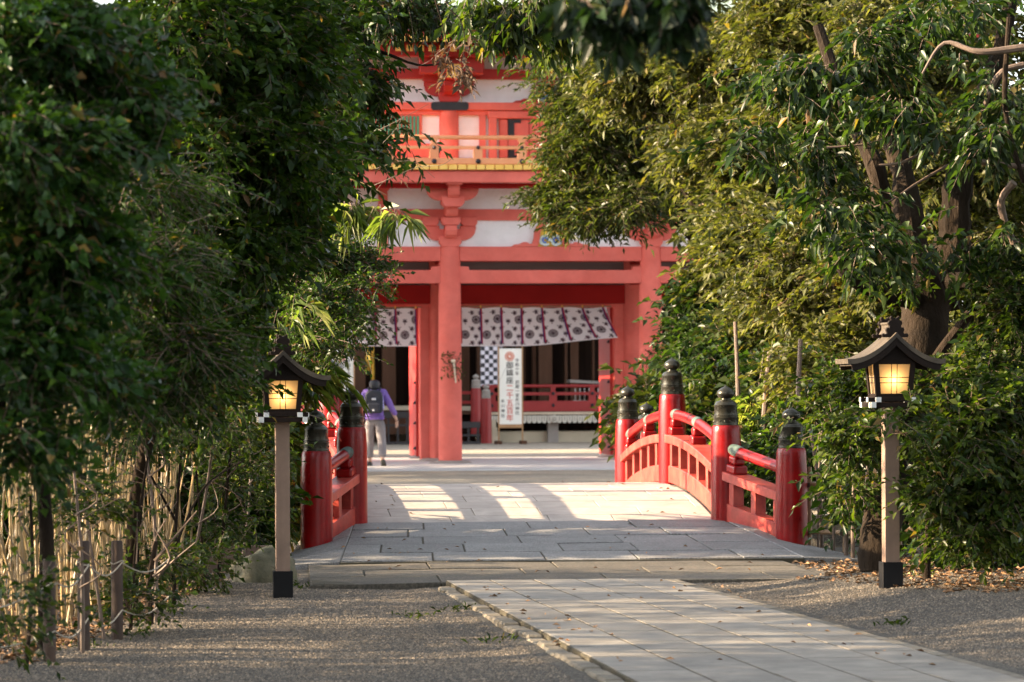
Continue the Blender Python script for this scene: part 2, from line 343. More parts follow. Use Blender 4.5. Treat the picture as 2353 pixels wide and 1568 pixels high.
# five lengthwise courses, cross joints broken from course to course
for k in range(5):
    off = [0,.46,.2,.62,.33][k]
    rr = [8.6+off]
    while rr[-1] < 26.05: rr.append(rr[-1]+random.choice([.74,.86,.92]))
    rr[-1] = 26.05
    if rr[-1]-rr[-2] < .25: rr.pop(-2)
    a = lambda y, k=k: pl(y)+(pr(y)-pl(y))*k/5+.004; b = lambda y, k=k: pl(y)+(pr(y)-pl(y))*(k+1)/5-.004
    pavers(mb, rr, lambda x, y: .042, a, b, 9, 0, gap=.009, jit=.0012, cham=.001)
path = mb.build('stone_path', M['path']); tag(path, 'pale stone slab path of five courses running to the bridge', 'path', kind='structure')
b0 = MB().slab([(pl(8.4)-.01,8.4,.038),(pr(8.4)+.01,8.4,.038),(pr(26.06),26.06,.038),(pl(26.06),26.06,.038)], .2).build('joint_bed', M['joint_dark'], path)
# edging on both sides
mb = MB(); y = 9.0
while y < 25.4:
    l = random.uniform(.17,.3); x = pl(y); dx = random.uniform(-.012,.012); h = random.uniform(.012,.030)
    mb.slab([(pl(y)-.115+dx,y+.006,h),(pl(y)-.008,y+.006,h),(pl(y+l)-.008,y+l-.006,h),(pl(y+l)-.115+dx,y+l-.006,h)], .12)
    y += l
tag(mb.build('path_kerb', M['kerb_stone'], bevel=.012), 'row of rough edging stones on the left of the stone path', 'kerb', kind='structure')
mb = MB(); y = 9.0
while y < 25.6:
    l = random.uniform(.5,.9); h = random.uniform(.03,.038)
    mb.slab([(pr(y)+.008,y+.006,h),(pr(y)+.10,y+.006,h),(pr(y+l)+.10,y+l-.006,h),(pr(y+l)+.008,y+l-.006,h)], .12)
    y += l
tag(mb.build('path_kerb', M['kerb_stone'], bevel=.01), 'row of flat edging stones on the right of the stone path', 'kerb', kind='structure')
# ---- lower ramp (old brown granite) and upper ramp (grey granite) ----
def ramp_z(x, y):
    c = .015+max(0, y-28.9)*.0697
    return c if y > 28.9 else .012+.003*(y-26)/3
mb = MB()
pavers(mb, [26.1,27.05,28.0,28.92], lambda x, y: ramp_z(x,y)+.014-.10*max(0,abs(x-3.5)-1.75)**2, lambda y: 1.42+(y-26.6)*.05, lambda y: 5.38+(y-26.2)*.06, lambda: random.uniform(.95,1.3), .55, gap=.014, jit=.003, cham=.004, drop=.12)
rl = mb.build('lower_ramp', M['granite_old']); tag(rl, 'worn brown granite slabs at the foot of the bridge ramp', 'paving', kind='structure')
MB().slab([(1.42,26.12,.016),(5.38,26.12,.016),(5.52,28.9,.016),(1.54,28.9,.016)], .3).build('joint_bed', M['joint_dark'], rl)
mb = MB(); hl, hr = lin((2.12,31.9),(1.80,28.9)), lin((5.56,31.9),(5.72,28.9))
rows = list(np.linspace(28.93, 31.9, 6))
pavers(mb, rows, lambda x, y: ramp_z(x,y)+.03, hl, hr, lambda: random.uniform(.62,.98), .38, gap=.015, jit=.003, cham=.004, drop=.1)
ru = mb.build('upper_ramp', M['granite']); tag(ru, 'grey granite blocks rising to the red bridge', 'paving', kind='structure')
MB().slab([(hl(28.9),28.9,.037),(hr(28.9),28.9,.037),(hr(31.9),31.9,.246),(hl(31.9),31.9,.246)], .5).build('joint_bed', M['joint_dark'], ru)
# sloping kerb slabs under the wing railings
for sgn, lab in ((-1, 'sloping granite kerb slabs under the left wing railing'), (1, 'sloping granite kerb slabs under the right wing railing')):
    hx = hl if sgn < 0 else hr; mb = MB()
    ysq = [28.95, 29.9, 30.8, 31.95]
    for a, b in zip(ysq[:-1], ysq[1:]):
        a2, b2 = a+.006, b-.006
        oa = BX+sgn*(2.62-(a-29)*.16); ob = BX+sgn*(2.62-(b-29)*.16)
        za = .02+max(0,(a-30.6))*.155; zb = .02+max(0,(b-30.6))*.155
        q = [(hx(a2)+sgn*.001,a2,ramp_z(0,a2)+.03),(oa,a2,za),(ob,b2,zb),(hx(b2)+sgn*.001,b2,ramp_z(0,b2)+.03)]
        if sgn < 0: q = q[::-1]
        mb.slab(q, .22)
    tag(mb.build('ramp_kerb', M['granite'], bevel=.008), lab, 'kerb', kind='structure')

# ================= BRIDGE =================
br = empty('arched_bridge', (BX, BY, 0)); tag(br, 'vermilion arched bridge with bronze onion caps on its posts', 'bridge')
BR = lambda mb, name, mat, par=None, **kw: mb.build(name, mat, par or br, **kw)
def L(p): return (p[0]-BX, p[1]-BY, p[2])
mb = MB()
rws = list(np.linspace(31.92, 38.22, 17))
pavers(mb, rws, lambda x, y: deck_z(y), lambda y: BX-1.66, lambda y: BX+1.66, lambda: random.uniform(.6,.95), .35, gap=.007, jit=.0012, cham=.003, drop=.04)
mb.v = [L(v) for v in mb.v]; BR(mb, 'deck_paving', M['deck'])
mb = MB(); ydk = np.linspace(31.92, 38.22, 25)
mb.sweep([(0, y-BY, deck_z(y)) for y in ydk], 3.46, -.30, -.012, (1,0)); BR(mb, 'deck_slab', M['joint'])
for sx in (-1, 1):
    mb = MB(); mb.sweep([(sx*1.86, y-BY, deck_z(y)) for y in ydk], .14, -.42, -.06, (1,0)); BR(mb, 'girder', M['verm_worn'], bevel=.01)
CAP = [(.1175,0),(.1175,.012),(.114,.016),(.113,.06),(.117,.066),(.117,.074),(.111,.078),(.111,.084),(.1155,.088),(.1155,.094),(.109,.098),(.104,.175),(.107,.18),(.107,.19),(.102,.195),(.098,.207),(.085,.22),(.07,.226),(.062,.228),(.062,.236),(.045,.24),(.042,.25),(.06,.256),(.078,.272),(.0835,.292),(.079,.312),(.062,.332),(.037,.347),(.016,.357),(.005,.372),(.0005,.378)]
POST = [(.143,-.15),(.143,.35),(.140,.72),(.134,.84),(.130,.885),(.122,.902),(.112,.906)]
def capmesh():
    mb = MB(); mb.lathe(CAP, n=40)
    for k in range(14):
        a = 2*math.pi*k/14
        mb.lathe([(.008,-.004),(.008,.002),(.004,.006)], (0,0,0), 8)
        n = 24; # move the last rivet out to the band
        for i in range(len(mb.v)-n, len(mb.v)):
            x, y, z = mb.v[i]; mb.v[i] = (.113*math.cos(a)+z*math.cos(a)-x*math.sin(a), .113*math.sin(a)+z*math.sin(a)+x*math.cos(a), .038+y)
    return mb
post0 = BR(MB().lathe(POST, n=40), 'post', M['vermilion'], smooth=True)
cap0 = capmesh().build('post_cap', M['bronze'], post0, smooth=True); cap0.location = (0,0,.905)
posts = {}
first = True
for sx in (-1, 1):
    for i, (yy, off, zz) in enumerate([(30.75,2.13,.03),(31.91,1.74,.224),(35.07,1.74,.507),(38.22,1.74,.224),(39.4,2.13,.03)]):
        if first: po = post0; first = False
        else: po = copy_tree(post0, br)
        po.location = (sx*off, yy-BY, zz); po.rotation_euler.z = random.uniform(0, 6)
        posts[(sx, i)] = (sx*off, yy-BY, zz)
def section(a, b, arch):
    ax, ay, az = a; bx, by, bz = b
    n = 15 if arch else 2
    def pt(t):
        x = ax+(bx-ax)*t; y = ay+(by-ay)*t
        z = deck_z(y+BY) if arch else az+(bz-az)*t
        return (x, y, z)
    pts = [pt(t) for t in np.linspace(0, 1, n)]
    d = Vector((bx-ax, by-ay, 0)).normalized(); side = (-d.y, d.x)
    if arch: BR(MB().sweep(pts, .13, 0.006, .18, side), 'base_beam', M['verm_worn'], bevel=.006)
    else:
        mb = MB(); ts = [0,.17,.19,.21,.79,.81,.83,1]; hs = [0,0,.022,.042,.042,.022,0,0]
        vs = []; 
        for t, h in zip(ts, hs):
            x, y, z = pt(t)
            for q, hh in ((-1, h-.02), (1, h-.02), (1, .2), (-1, .2)): vs.append((x+side[0]*q*.065, y+side[1]*q*.065, z+hh))
        m = len(ts); fs = [(0,1,2,3), tuple(reversed([(m-1)*4+k for k in range(4)]))]
        for i in range(m-1):
            for k in range(4):
                A = i*4+k; B = i*4+(k+1) % 4; fs.append((A, A+4, B+4, B))
        BR(mb.add(vs, fs), 'base_beam', M['verm_worn'], bevel=.004)
    BR(MB().sweep(pts, .20, .41, .495, side), 'middle_beam', M['verm_worn'], bevel=.006)
    L_ = (Vector(b)-Vector(a)).length
    st = np.linspace(.07, .93, 6) if arch else [.16, .5, .84]
    for t in st:
        x, y, z = pt(t); h = .055 if arch else .045
        q = [pt(t-h/L_), pt(t+h/L_)]
        BR(MB().sweep(q, .11, .175, .415, side), 'strut', M['verm_worn'], bevel=.004)
    for t in ([.085, .5, .915] if arch else [.17] if az > bz else [.83]):
        def row(dt0, dt1, wd, z0, z1):
            return MB().sweep([pt(t-dt0/L_), pt(t+dt1/L_)], wd, z0, z1, side)
        mb = row(.085,.085,.15,.49,.575); mb2 = row(.062,.062,.115,.575,.655)
        for v, f in ((mb2.v, mb2.f),): mb.add(v, f)
        o = BR(mb, 'bearing_block', M['vermilion'], bevel=.022, seg=3)
        x, y, z = pt(t); dz = (pt(min(1,t+.03))[2]-pt(max(0,t-.03))[2])
        cm = MB(); pp = [pt(t+k*.03/L_) for k in (-3,-2.2,-1,0,1,2.2,3)]
        cm.tube([(p[0], p[1], p[2]+.70) for p in pp], [.0515,.055,.0575,.0575,.0575,.055,.0515], 16)
        BR(cm, 'rail_collar', M['verdigris'] if t != .5 else M['verdigris'], smooth=True)
    BR(MB().tube([(p[0], p[1], p[2]+(.695)) for p in pts], .0525, 20), 'handrail', M['vermilion'], smooth=True)
for sx in (-1, 1):
    P_ = [posts[(sx, i)] for i in range(5)]
    section(P_[0], P_[1], False); section(P_[1], P_[2], True); section(P_[2], P_[3], True); section(P_[3], P_[4], False)

# ================= LANTERNS =================
def lantern():
    r = empty('lantern_post')
    MB().box(-.071,.071,-.071,.071,-.03,.175).build('base_box', M['blackbox'], r, bevel=.003)
    MB().box(-.052,.052,-.052,.052,.172,1.30).build('pole', M['pole'], r, bevel=.004)
    def beam(cx, cy, lx, ly, z0, z1, name='cross_beam'):
        b = MB().box(cx-lx, cx+lx, cy-ly, cy+ly, z0, z1).build(name, M['oldwood'], r, bevel=.002)
        for q in (-1, 1):
            e = MB()
            if lx > ly: e.box(min(cx+q*(lx-.002), cx+q*(lx+.004)), max(cx+q*(lx-.002), cx+q*(lx+.004)), cy-ly-.0015, cy+ly+.0015, z0-.0015, z1+.0015)
            else: e.box(cx-lx-.0015, cx+lx+.0015, min(cy+q*(ly-.002), cy+q*(ly+.004)), max(cy+q*(ly-.002), cy+q*(ly+.004)), z0-.0015, z1+.0015)
            e.build('painted_end', M['white_end'], b)
    for s in (-1, 1):
        beam(s*.157, 0, .016, .185, 1.255, 1.292)        # lower tier, towards the viewer
        beam(0, s*.135, .172, .016, 1.256, 1.289)
        beam(s*.121, 0, .018, .175, 1.294, 1.325)        # upper tier
        beam(0, s*.118, .185, .017, 1.2955, 1.3235)
    MB().box(-.135,.135,-.13,.13,1.31,1.335).build('floor_board', M['oldwood'], r)
    # tapering body: corner posts, rails, paper panes
    zb, zt, wb, wt = 1.335, 1.575, .128, .148
    for sx in (-1, 1):
        for sy in (-1, 1):
            q = lambda w, z: [(sx*(w-.036), sy*(w-.036), z), (sx*w, sy*(w-.036), z), (sx*w, sy*w, z), (sx*(w-.036), sy*w, z)]
            MB().hexa(q(wb, zb), q(wt, zt)).build('corner_post', M['oldwood'], r, bevel=.002)
    for s, ax in ((-1,'y'), (1,'y'), (-1,'x'), (1,'x')):
        def T(a, o, z, w0=None):   # a along face, o outwards
            return (a, s*o, z) if ax == 'y' else (s*o, a, z)
        def wd(z): return wb+(wt-wb)*(z-zb)/(zt-zb)
        lo, hi = zb+.012, zt-.016
        a0, a1 = wd(lo)-.034, wd(hi)-.034
        pm = MB(); o0, o1 = wd(lo)-.014, wd(hi)-.014
        pm.add([T(-a0,o0,lo), T(a0,o0,lo), T(a1,o1,hi), T(-a1,o1,hi)], [(0,1,2,3)])
        pane = pm.build('paper_pane', M['paper'], r)
        lm = MB()
        def bar(p, q, t=.0025, dd=.005):
            P, Q = Vector(p), Vector(q); lm.tube([P, Q], t, 4)
        for c in (-.0195, .0195):
            bar(T(c, o0+.005, lo), T(c, o1+.005, hi))
            zc = (lo+hi)/2-.008+c*.95; oc = wd(zc)-.009; bar(T(-(wd(zc)-.034), oc, zc), T(wd(zc)-.034, oc, zc))
        lm.build('lattice', M['oldwood'], pane)
        for z0, z1 in ((zb-.004, lo+.004), (hi-.004, zt+.02)):
            b = [T(-(wd(z0)-.03), wd(z0)-.024, z0), T(wd(z0)-.03, wd(z0)-.024, z0), T(wd(z0)-.03, wd(z0)-.004, z0), T(-(wd(z0)-.03), wd(z0)-.004, z0)]
            t = [T(-(wd(z1)-.03), wd(z1)-.024, z1), T(wd(z1)-.03, wd(z1)-.024, z1), T(wd(z1)-.03, wd(z1)-.004, z1), T(-(wd(z1)-.03), wd(z1)-.004, z1)]
            MB().hexa(b, t).build('pane_rail', M['oldwood'], pane)
    # roof with concave slopes
    def prof(x): a = min(1, abs(x)/.345); return 1.775-.20*(1-(1-a)**1.75)*1.0+.018*a**3
    xsr = np.linspace(-.345, .345, 31)
    top = [(x, prof(x)) for x in xsr]; bot = [(x*.985, prof(x)-.034) for x in xsr[::-1]]
    mb = MB(); mb.prism(top+bot, -.215, .215); rf = mb.build('roof', M['lroof'], r, smooth=True)
    for s in (-1, 1):   # barge boards under the verge
        top = [(x, prof(x)-.0345) for x in np.linspace(-.315,.315,25)]; bot = [(x*.97, prof(x)-.078-.012*(1-abs(x)/.3)) for x in np.linspace(-.315,.315,25)[::-1]]
        MB().prism(top+bot, s*.195-.011, s*.195+.011).build('barge_board', M['oldwood'], rf)
    MB().prism([(-.15,1.575),(.15,1.575),(.16,1.60),(0,1.735),(-.16,1.60)], -.128, .128).build('gable_panel', M['oldwood'], rf)
    for s in (-1, 1): MB().box(s*.30-.012, s*.30+.012, -.2, .2, 1.545, 1.572).build('eave_batten', M['lroof'], rf)
    MB().prism([(-.05,1.765),(.05,1.765),(.03,1.80),(.03,1.83),(.038,1.834),(.038,1.848),(-.038,1.848),(-.038,1.834),(-.03,1.83),(-.03,1.80)], -.14, .14).build('ridge_beam', M['lroof'], rf, bevel=.002)
    for s in (-1, 1):   # cloud-shaped ridge ends
        pts = [(-.088,1.742),(-.094,1.762),(-.078,1.772),(-.068,1.762),(-.058,1.775),(-.066,1.795),(-.058,1.812),(-.044,1.808),(-.042,1.822),(-.052,1.84),(-.044,1.858),(-.030,1.862),(-.036,1.878),(-.028,1.892),(-.014,1.882),(0,1.868)]
        pts = pts+[(-x, z) for x, z in pts[-2::-1]]
        MB().prism(pts, s*.155-.016, s*.155+.016).build('ridge_end', M['oldwood'], rf, bevel=.003)
    lb = bpy.data.lights.new('lantern_bulb', 'POINT'); lb.energy = LAMP_W; lb.shadow_soft_size = .016; lb.color = (1.0, .68, .34)
    lo_ = bpy.data.objects.new('lantern_bulb', lb); COL.objects.link(lo_); lo_.parent = r; lo_.location = (.0, -.076, 1.447)
    return r
LAMP_W = .27
l1 = lantern(); l1.location = (1.16, 25.3, -.01)
l2 = copy_tree(l1); l2.location = (5.29, 23.66, .10); l2.scale = (1,1,.99)
tag(l1, 'lit wooden lantern on a tan pole beside the mossy rock and bamboo leaves', 'lantern', 'wooden lanterns flanking the path')
tag(l2, 'lit wooden lantern on a tan pole half hidden by bright leafy shrub', 'lantern', 'wooden lanterns flanking the path')
# ================= GATE =================
YG = 66.3
def GX(u): return 6.25+(u-1035)*.0084
def GZ(v): return 4.168-(v-568)*.00832
gate = empty('shrine_gate', (8.19, YG+2.3, 0)); tag(gate, 'two storey salmon red shrine gate with white boards and an ochre balcony', 'gate')
def GB(mb, name, mat, par=None, **kw):
    mb.v = [(x-8.19, y-YG-2.3, z) for x, y, z in mb.v]
    return mb.build(name, mat, par or gate, **kw)
cols = [3.70, 6.25, 10.13, 12.68]; rowsY = [YG, YG+2.3, YG+4.6]
for j, yy in enumerate(rowsY):
    for cxx in cols:
        prof = [(.225,0),(.223,1.2),(.216,3),(.205,4.0),(.195,4.17)]
        c = GB(MB().lathe(prof, (cxx, yy, 0), 40), 'column', M['gate_red'], smooth=True)
        GB(MB().lathe([(.42,-.1),(.42,.03),(.36,.075),(.27,.08)], (cxx, yy, .005), 28), 'base_stone', M['greypost'], c, smooth=True)
# tie beams
for j, yy in enumerate(rowsY):
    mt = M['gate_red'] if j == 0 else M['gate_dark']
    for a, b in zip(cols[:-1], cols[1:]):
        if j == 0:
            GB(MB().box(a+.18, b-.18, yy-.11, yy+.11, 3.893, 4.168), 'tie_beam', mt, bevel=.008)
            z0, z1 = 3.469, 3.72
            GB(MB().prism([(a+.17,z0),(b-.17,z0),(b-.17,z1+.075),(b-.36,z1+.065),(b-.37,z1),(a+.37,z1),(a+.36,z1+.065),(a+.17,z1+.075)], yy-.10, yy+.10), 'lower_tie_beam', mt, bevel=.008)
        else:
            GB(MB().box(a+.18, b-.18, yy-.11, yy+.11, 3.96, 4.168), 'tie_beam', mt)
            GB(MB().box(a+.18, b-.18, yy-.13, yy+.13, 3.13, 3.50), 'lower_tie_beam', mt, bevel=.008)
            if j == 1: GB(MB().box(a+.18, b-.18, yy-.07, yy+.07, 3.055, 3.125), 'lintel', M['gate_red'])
for yy0, yy1 in ((YG, YG+2.3), (YG+2.3, YG+4.6)):
    for cxx in cols:
        GB(MB().box(cxx-.09, cxx+.09, yy0+.2, yy1-.2, 3.50, 3.74), 'cross_tie', M['gate_dark'])
        GB(MB().box(cxx-.09, cxx+.09, yy0+.2, yy1-.2, 3.9, 4.16), 'cross_tie', M['gate_dark'])
GB(MB().box(3.5, 12.9, YG+.12, YG+4.5, 4.20, 4.26), 'ceiling', M['greypost'])
for a, b in zip(cols[:-1], cols[1:]):  # boards in the upper gap of the middle row
    GB(MB().box(a+.2, b-.2, YG+2.22, YG+2.28, 3.505, 3.955), 'gap_boards', M['gapboard'])
# jambs and door leaves
for cxx in (6.25, 10.13, 3.70, 12.68):
    for s in (-1, 1):
        if (cxx == 3.70 and s < 0) or (cxx == 12.68 and s > 0): continue
        x0 = cxx+s*.20; x1 = cxx+s*.38
        GB(MB().box(min(x0,x1), max(x0,x1), YG+2.22, YG+2.40, .05, 3.055), 'door_jamb', M['gate_red'], bevel=.008)
for xj in (10.13-.40, 6.25-.40):
    lf = GB(MB().box(xj-.05, xj, YG+2.42, YG+4.05, .12, 3.05), 'door_leaf', M['gate_eave'])
    for zb in (2.35, 1.55, 1.15, .75, .25):
        GB(MB().lathe([(.0,0),(.05,.0),(.055,.02),(.035,.05),(.012,.06)], (xj-.05, YG+2.5, zb), 10), 'door_boss', M['iron'], lf, smooth=True)
# upper boards of the first storey
def bracket(cx, zb, y, mat, s=1.0, proj=.55, nose=None):
    """cup-shaped bracket arm with three bearing blocks and a projecting nose; zb = underside of the big block"""
    br_ = GB(MB().prism([(cx-.16*s,zb),(cx+.16*s,zb),(cx+.215*s,zb+.07*s),(cx+.215*s,zb+.20*s),(cx-.215*s,zb+.20*s),(cx-.215*s,zb+.07*s)], y-.2, y+.2), 'bracket', mat, bevel=.008)
    arm = []
    for t in np.linspace(0, 1, 9):
        a = t*math.pi/2; arm.append((cx+(.22+.27*math.sin(a))*s, zb+(.12+.20*(1-math.cos(a)))*s))
    arm += [(cx+.50*s, zb+.33*s), (cx+.50*s, zb+.40*s), (cx+.20*s, zb+.40*s), (cx+.20*s,zb+.34*s)]
    half = arm; poly = half + [(2*cx-x, z) for x, z in half[::-1]]
    GB(MB().prism(poly, y-.09, y+.09), 'bracket_arm', mat, br_, bevel=.006)
    for dx in (-.37, .37):
        x = cx+dx*s
        GB(MB().prism([(x-.12*s,zb+.40*s),(x+.12*s,zb+.40*s),(x+.155*s,zb+.45*s),(x+.155*s,zb+.57*s),(x-.155*s,zb+.57*s),(x-.155*s,zb+.45*s)], y-.14, y+.14), 'bearing_block', mat, br_, bevel=.006)
    return br_
def nose(cx, z0, y0, y1, w, h, par, mat):
    """projecting beam end with a drooping curved tip, seen from the front"""
    mb = MB(); prof = [(y1, z0+h), (y0, z0+h), (y0, z0+h*.55), (y0+.05, z0+h*.2), (y0+.16, z0), (y0+.3, z0+h*.1), (y1, z0+h*.1)]
    vs = [(cx-w/2, y, z) for y, z in prof]+[(cx+w/2, y, z) for y, z in prof]; n = len(prof)
    mb.add(vs, [tuple(range(n)), tuple(reversed(range(n, 2*n)))]+[(i, i+n, (i+1) % n+n, (i+1) % n) for i in range(n)])
    GB(mb, 'bracket_nose', mat, par, bevel=.008)
    x, y = cx, y0+.14; zz = z0+h
    GB(MB().prism([(x-.14,zz),(x+.14,zz),(x+.18,zz+.05),(x+.18,zz+.14),(x-.18,zz+.14),(x-.18,zz+.05)], y-.17, y+.17), 'bearing_block', mat, par, bevel=.006)
GB(MB().box(2.2, 14.2, YG-.02, YG+.04, 4.17, 5.62), 'white_boards', M['plaster'])
GB(MB().box(2.2, 14.2, YG-.08, YG+.08, 4.670, 4.885), 'wall_beam', M['gate_red'], bevel=.006)
for u0 in (883,):
    pass
for xs_ in ((3.70+6.25)/2, (10.13+12.68)/2):   # plain struts with splayed heads
    for z0, z1 in ((4.17, 4.67), (4.886, 5.40)):
        GB(MB().prism([(xs_-.095,z0),(xs_+.095,z0),(xs_+.085,z1-.18),(xs_+.15,z1-.10),(xs_+.15,z1),(xs_-.15,z1),(xs_-.15,z1-.10),(xs_-.085,z1-.18)], YG-.07, YG+.0), 'strut', M['gate_red'], bevel=.004)
for cxx in cols:
    b1 = bracket(cxx, 4.165, YG, M['gate_red'], 1.0)
    nose(cxx, 4.33, YG-.42, YG, .22, .24, b1, M['gate_red'])
    nose(cxx, 4.72, YG-.62, YG, .22, .24, b1, M['gate_red'])
    b2 = bracket(cxx, 4.90, YG-.62, M['gate_red'], 1.0)
    nose(cxx, 5.06, YG-.98, YG-.5, .22, .25, b2, M['gate_red'])
    GB(MB().box(cxx-.15, cxx+.15, YG-1.12, YG-.4, 5.30, 5.47), 'bracket_cap', M['gate_red'], b2, bevel=.006)
def frog(cx, zb, y, s, mat, eye):
    """frog-leg strut: two swelling legs around a painted scroll"""
    right = [(.10,0),(.76,0),(.70,.04),(.60,.05),(.53,.085),(.46,.085),(.42,.055),(.36,.06),(.33,.16),(.315,.30),(.27,.40),(.17,.45),(0,.46)]
    inner = [(0,.36),(.15,.35),(.20,.28),(.215,.14),(.25,.0)]
    R_ = [(x*s, z*s) for x, z in right]; I_ = [(x*s, z*s) for x, z in inner]
    for sg in (-1, 1):
        leg = [(I_[-1][0], 0)] + R_[1:] + I_[:-1][::1]
        leg = [(cx+sg*x, zb+z) for x, z in leg]
        o = GB(MB().prism(leg, y-.10, y-.01), 'frog_leg_strut', mat, bevel=.004)
    bg = GB(MB().box(cx-.26*s, cx+.26*s, y-.03, y+.0, zb+.003, zb+.36*s), 'carved_panel', M['gold'])
    for sg in (-1, 1):
        def ring(x, z, r, rr, m, yy=.05):
            t = MB().tube([(cx+sg*x*s+r*s*math.cos(a), y-yy, zb+z*s+r*s*math.sin(a)) for a in np.linspace(-.3, 5.2, 20)], rr*s, 6); GB(t, 'scroll', m, bg, smooth=True)
        ring(.105, .125, .085, .022, M['palegreen']); ring(.105, .125, .045, .018, M['blue'], .055)
        GB(MB().tube([(cx+sg*x*s, y-.06, zb+z*s) for x, z in ((.03,.05),(.10,.02),(.19,.06),(.225,.15),(.215,.27))], .02*s, 6), 'scroll', M['palegreen'], bg, smooth=True)
        if eye: GB(MB().lathe([(0,0),(.04,0),(.04,.02),(0,.03)], (cx+sg*.105*s, y-.08, zb+.125*s-.01), 12), 'scroll', M['emerald'], bg)
frog(8.19, 4.17, YG-.02, 1.0, M['gate_red'], False)
# balcony
yb = YG-1.15
def up(z, y=yb): return 1.5+(z-1.5)*(.993*y+1)/(.993*YG+1)      # heights read off at the wall plane, moved to plane y
bal = GB(MB().box(1.9, 14.5, yb, YG+5.6, up(5.625), up(5.66)), 'balcony_floor', M['gate_red'])
GB(MB().box(1.8, 14.6, yb-.02, yb+.2, up(5.40), up(5.615)), 'balcony_beam', M['gate_red'], bevel=.008)
GB(MB().box(1.8, 14.6, yb+.25, yb+.33, up(5.30), up(5.40)), 'balcony_beam', M['gate_dark'])
xx = 1.9
while xx < 14.5:
    GB(MB().box(xx, xx+.158, yb-.10, yb+.6, up(5.640), up(5.735)), 'joist_end', M['ochre'], bal, bevel=.004); xx += .176
GB(MB().box(1.85, 14.55, yb-.06, yb+.06, up(5.745), up(5.865)), 'railing_base', M['rail_tan'], bal, bevel=.006)
GB(MB().box(1.85, 14.55, yb-.045, yb+.045, up(6.035), up(6.095)), 'railing_middle', M['rail_tan'], bal, bevel=.006)
GB(MB().tube([(1.7, yb, up(6.26)), (14.7, yb, up(6.26))], .042, 14), 'railing_top', M['rail_tan'], bal, smooth=True)
k = 0; xp = GX(988)-.83*5
while xp < 14.5:
    rp = GB(MB().box(xp-.085, xp+.085, yb-.05, yb+.05, up(5.86), up(6.04)), 'railing_post', M['rail_tan'], bal, bevel=.006)
    if k % 2 == 1:
        GB(MB().prism([(xp-.085,up(6.09)),(xp+.085,up(6.09)),(xp+.045,up(6.15)),(xp+.085,up(6.24)),(xp-.085,up(6.24)),(xp-.045,up(6.15))], yb-.045, yb+.045), 'railing_post', M['rail_tan'], bal, bevel=.004)
    for zz, rr in ((5.80, .052), (6.065, .036)):
        m = MB(); m.lathe([(rr,0),(rr*.9,.02),(rr*.4,.04),(0,.045)], (0,0,0), 12); m.v = [(xp+x, yb-.055-z, up(zz)+y) for x, y, z in m.v]
        GB(m, 'railing_boss', M['iron'], rp, smooth=True)
    xp += .83; k += 1
# second storey wall
yw = YG+.05
GB(MB().box(2.6, 13.8, yw, yw+.06, 5.66, 8.3), 'white_boards', M['plaster'])
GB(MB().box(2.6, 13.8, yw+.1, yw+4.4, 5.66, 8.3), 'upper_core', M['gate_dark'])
for cxx in cols:
    GB(MB().lathe([(.19,5.66),(.185,6.8)], (cxx, yw-.03, 0), 28), 'upper_column', M['gate_red'], smooth=True)
GB(MB().box(2.5, 13.9, yw-.22, yw-.0, 6.775, 6.92), 'head_beam', M['gate_red'], bevel=.006)
for cxx in cols:
    GB(MB().prism([(cxx-.36,6.80),(cxx-.32,6.765),(cxx+.32,6.765),(cxx+.36,6.80),(cxx+.36,6.89),(cxx+.32,6.925),(cxx-.32,6.925),(cxx-.36,6.89)], yw-.235, yw-.19), 'metal_plate', M['iron'])
GB(MB().box(2.6, 13.8, yw-.12, yw-.0, 6.69, 6.773), 'upper_lintel', M['gate_red'])
GB(MB().box(2.6, 13.8, yw-.12, yw-.0, 5.664, 5.86), 'upper_sill', M['gate_red'])
for a, b in ((3.70, 6.25), (10.13, 12.68)):
    m = (a+b)/2
    f = GB(MB().box(a+.52, b-.52, yw-.08, yw-.0, 6.14, 6.73), 'lattice_window', M['gate_red'])
    g = MB()
    for x in np.arange(a+.60, b-.60, .07): g.box(x, x+.04, yw-.11, yw-.07, 6.20, 6.66)
    GB(g, 'lattice', M['green_lattice'], f)
    GB(MB().box(a+.2, b-.2, yw-.07, yw-.0, 5.86, 6.14), 'dado_board', M['gate_red'])
for s in (-1, 1):
    x = lambda d: 8.19+s*d
    bx = lambda mb, d0, d1, y0, y1, z0, z1: mb.box(min(x(d0),x(d1)), max(x(d0),x(d1)), y0, y1, z0, z1)
    GB(bx(MB(), 1.24, 1.36, yw-.10, yw, 5.86, 6.73), 'door_post', M['gate_red'])
    GB(bx(MB(), 1.03, 1.18, yw-.16, yw, 5.86, 6.74), 'door_frame', M['gate_red'], bevel=.01)
    GB(bx(MB(), .81, .98, yw-.09, yw, 5.86, 6.62), 'door_stile', M['gate_red'], bevel=.02)
    d = GB(bx(MB(), .005, .80, yw-.07, yw, 5.86, 6.60), 'upper_door', M['gate_red'])
    for z0, z1 in ((6.28, 6.60), (5.86, 6.10)):
        GB(bx(MB(), .56, .80, yw-.085, yw-.06, z1-.06 if z1 > 6.5 else z0, z1 if z1 > 6.5 else z0+.06), 'metal_corner', M['iron'], d)
        GB(bx(MB(), .69, .80, yw-.088, yw-.06, z0, z1), 'metal_corner', M['iron'], d)
    for q in (.2, .4): GB(bx(MB(), q-.006, q+.006, yw-.076, yw-.06, 5.87, 6.59), 'door_groove', M['gate_dark'], d)
GB(MB().box(8.19-1.2, 8.19+1.2, yw-.17, yw, 6.62, 6.76), 'door_head', M['gate_red'], bevel=.012)
GB(MB().box(2.4, 14.0, yw-.14, yw+.0, 7.375, 7.565), 'wall_beam', M['gate_eave'], bevel=.006)
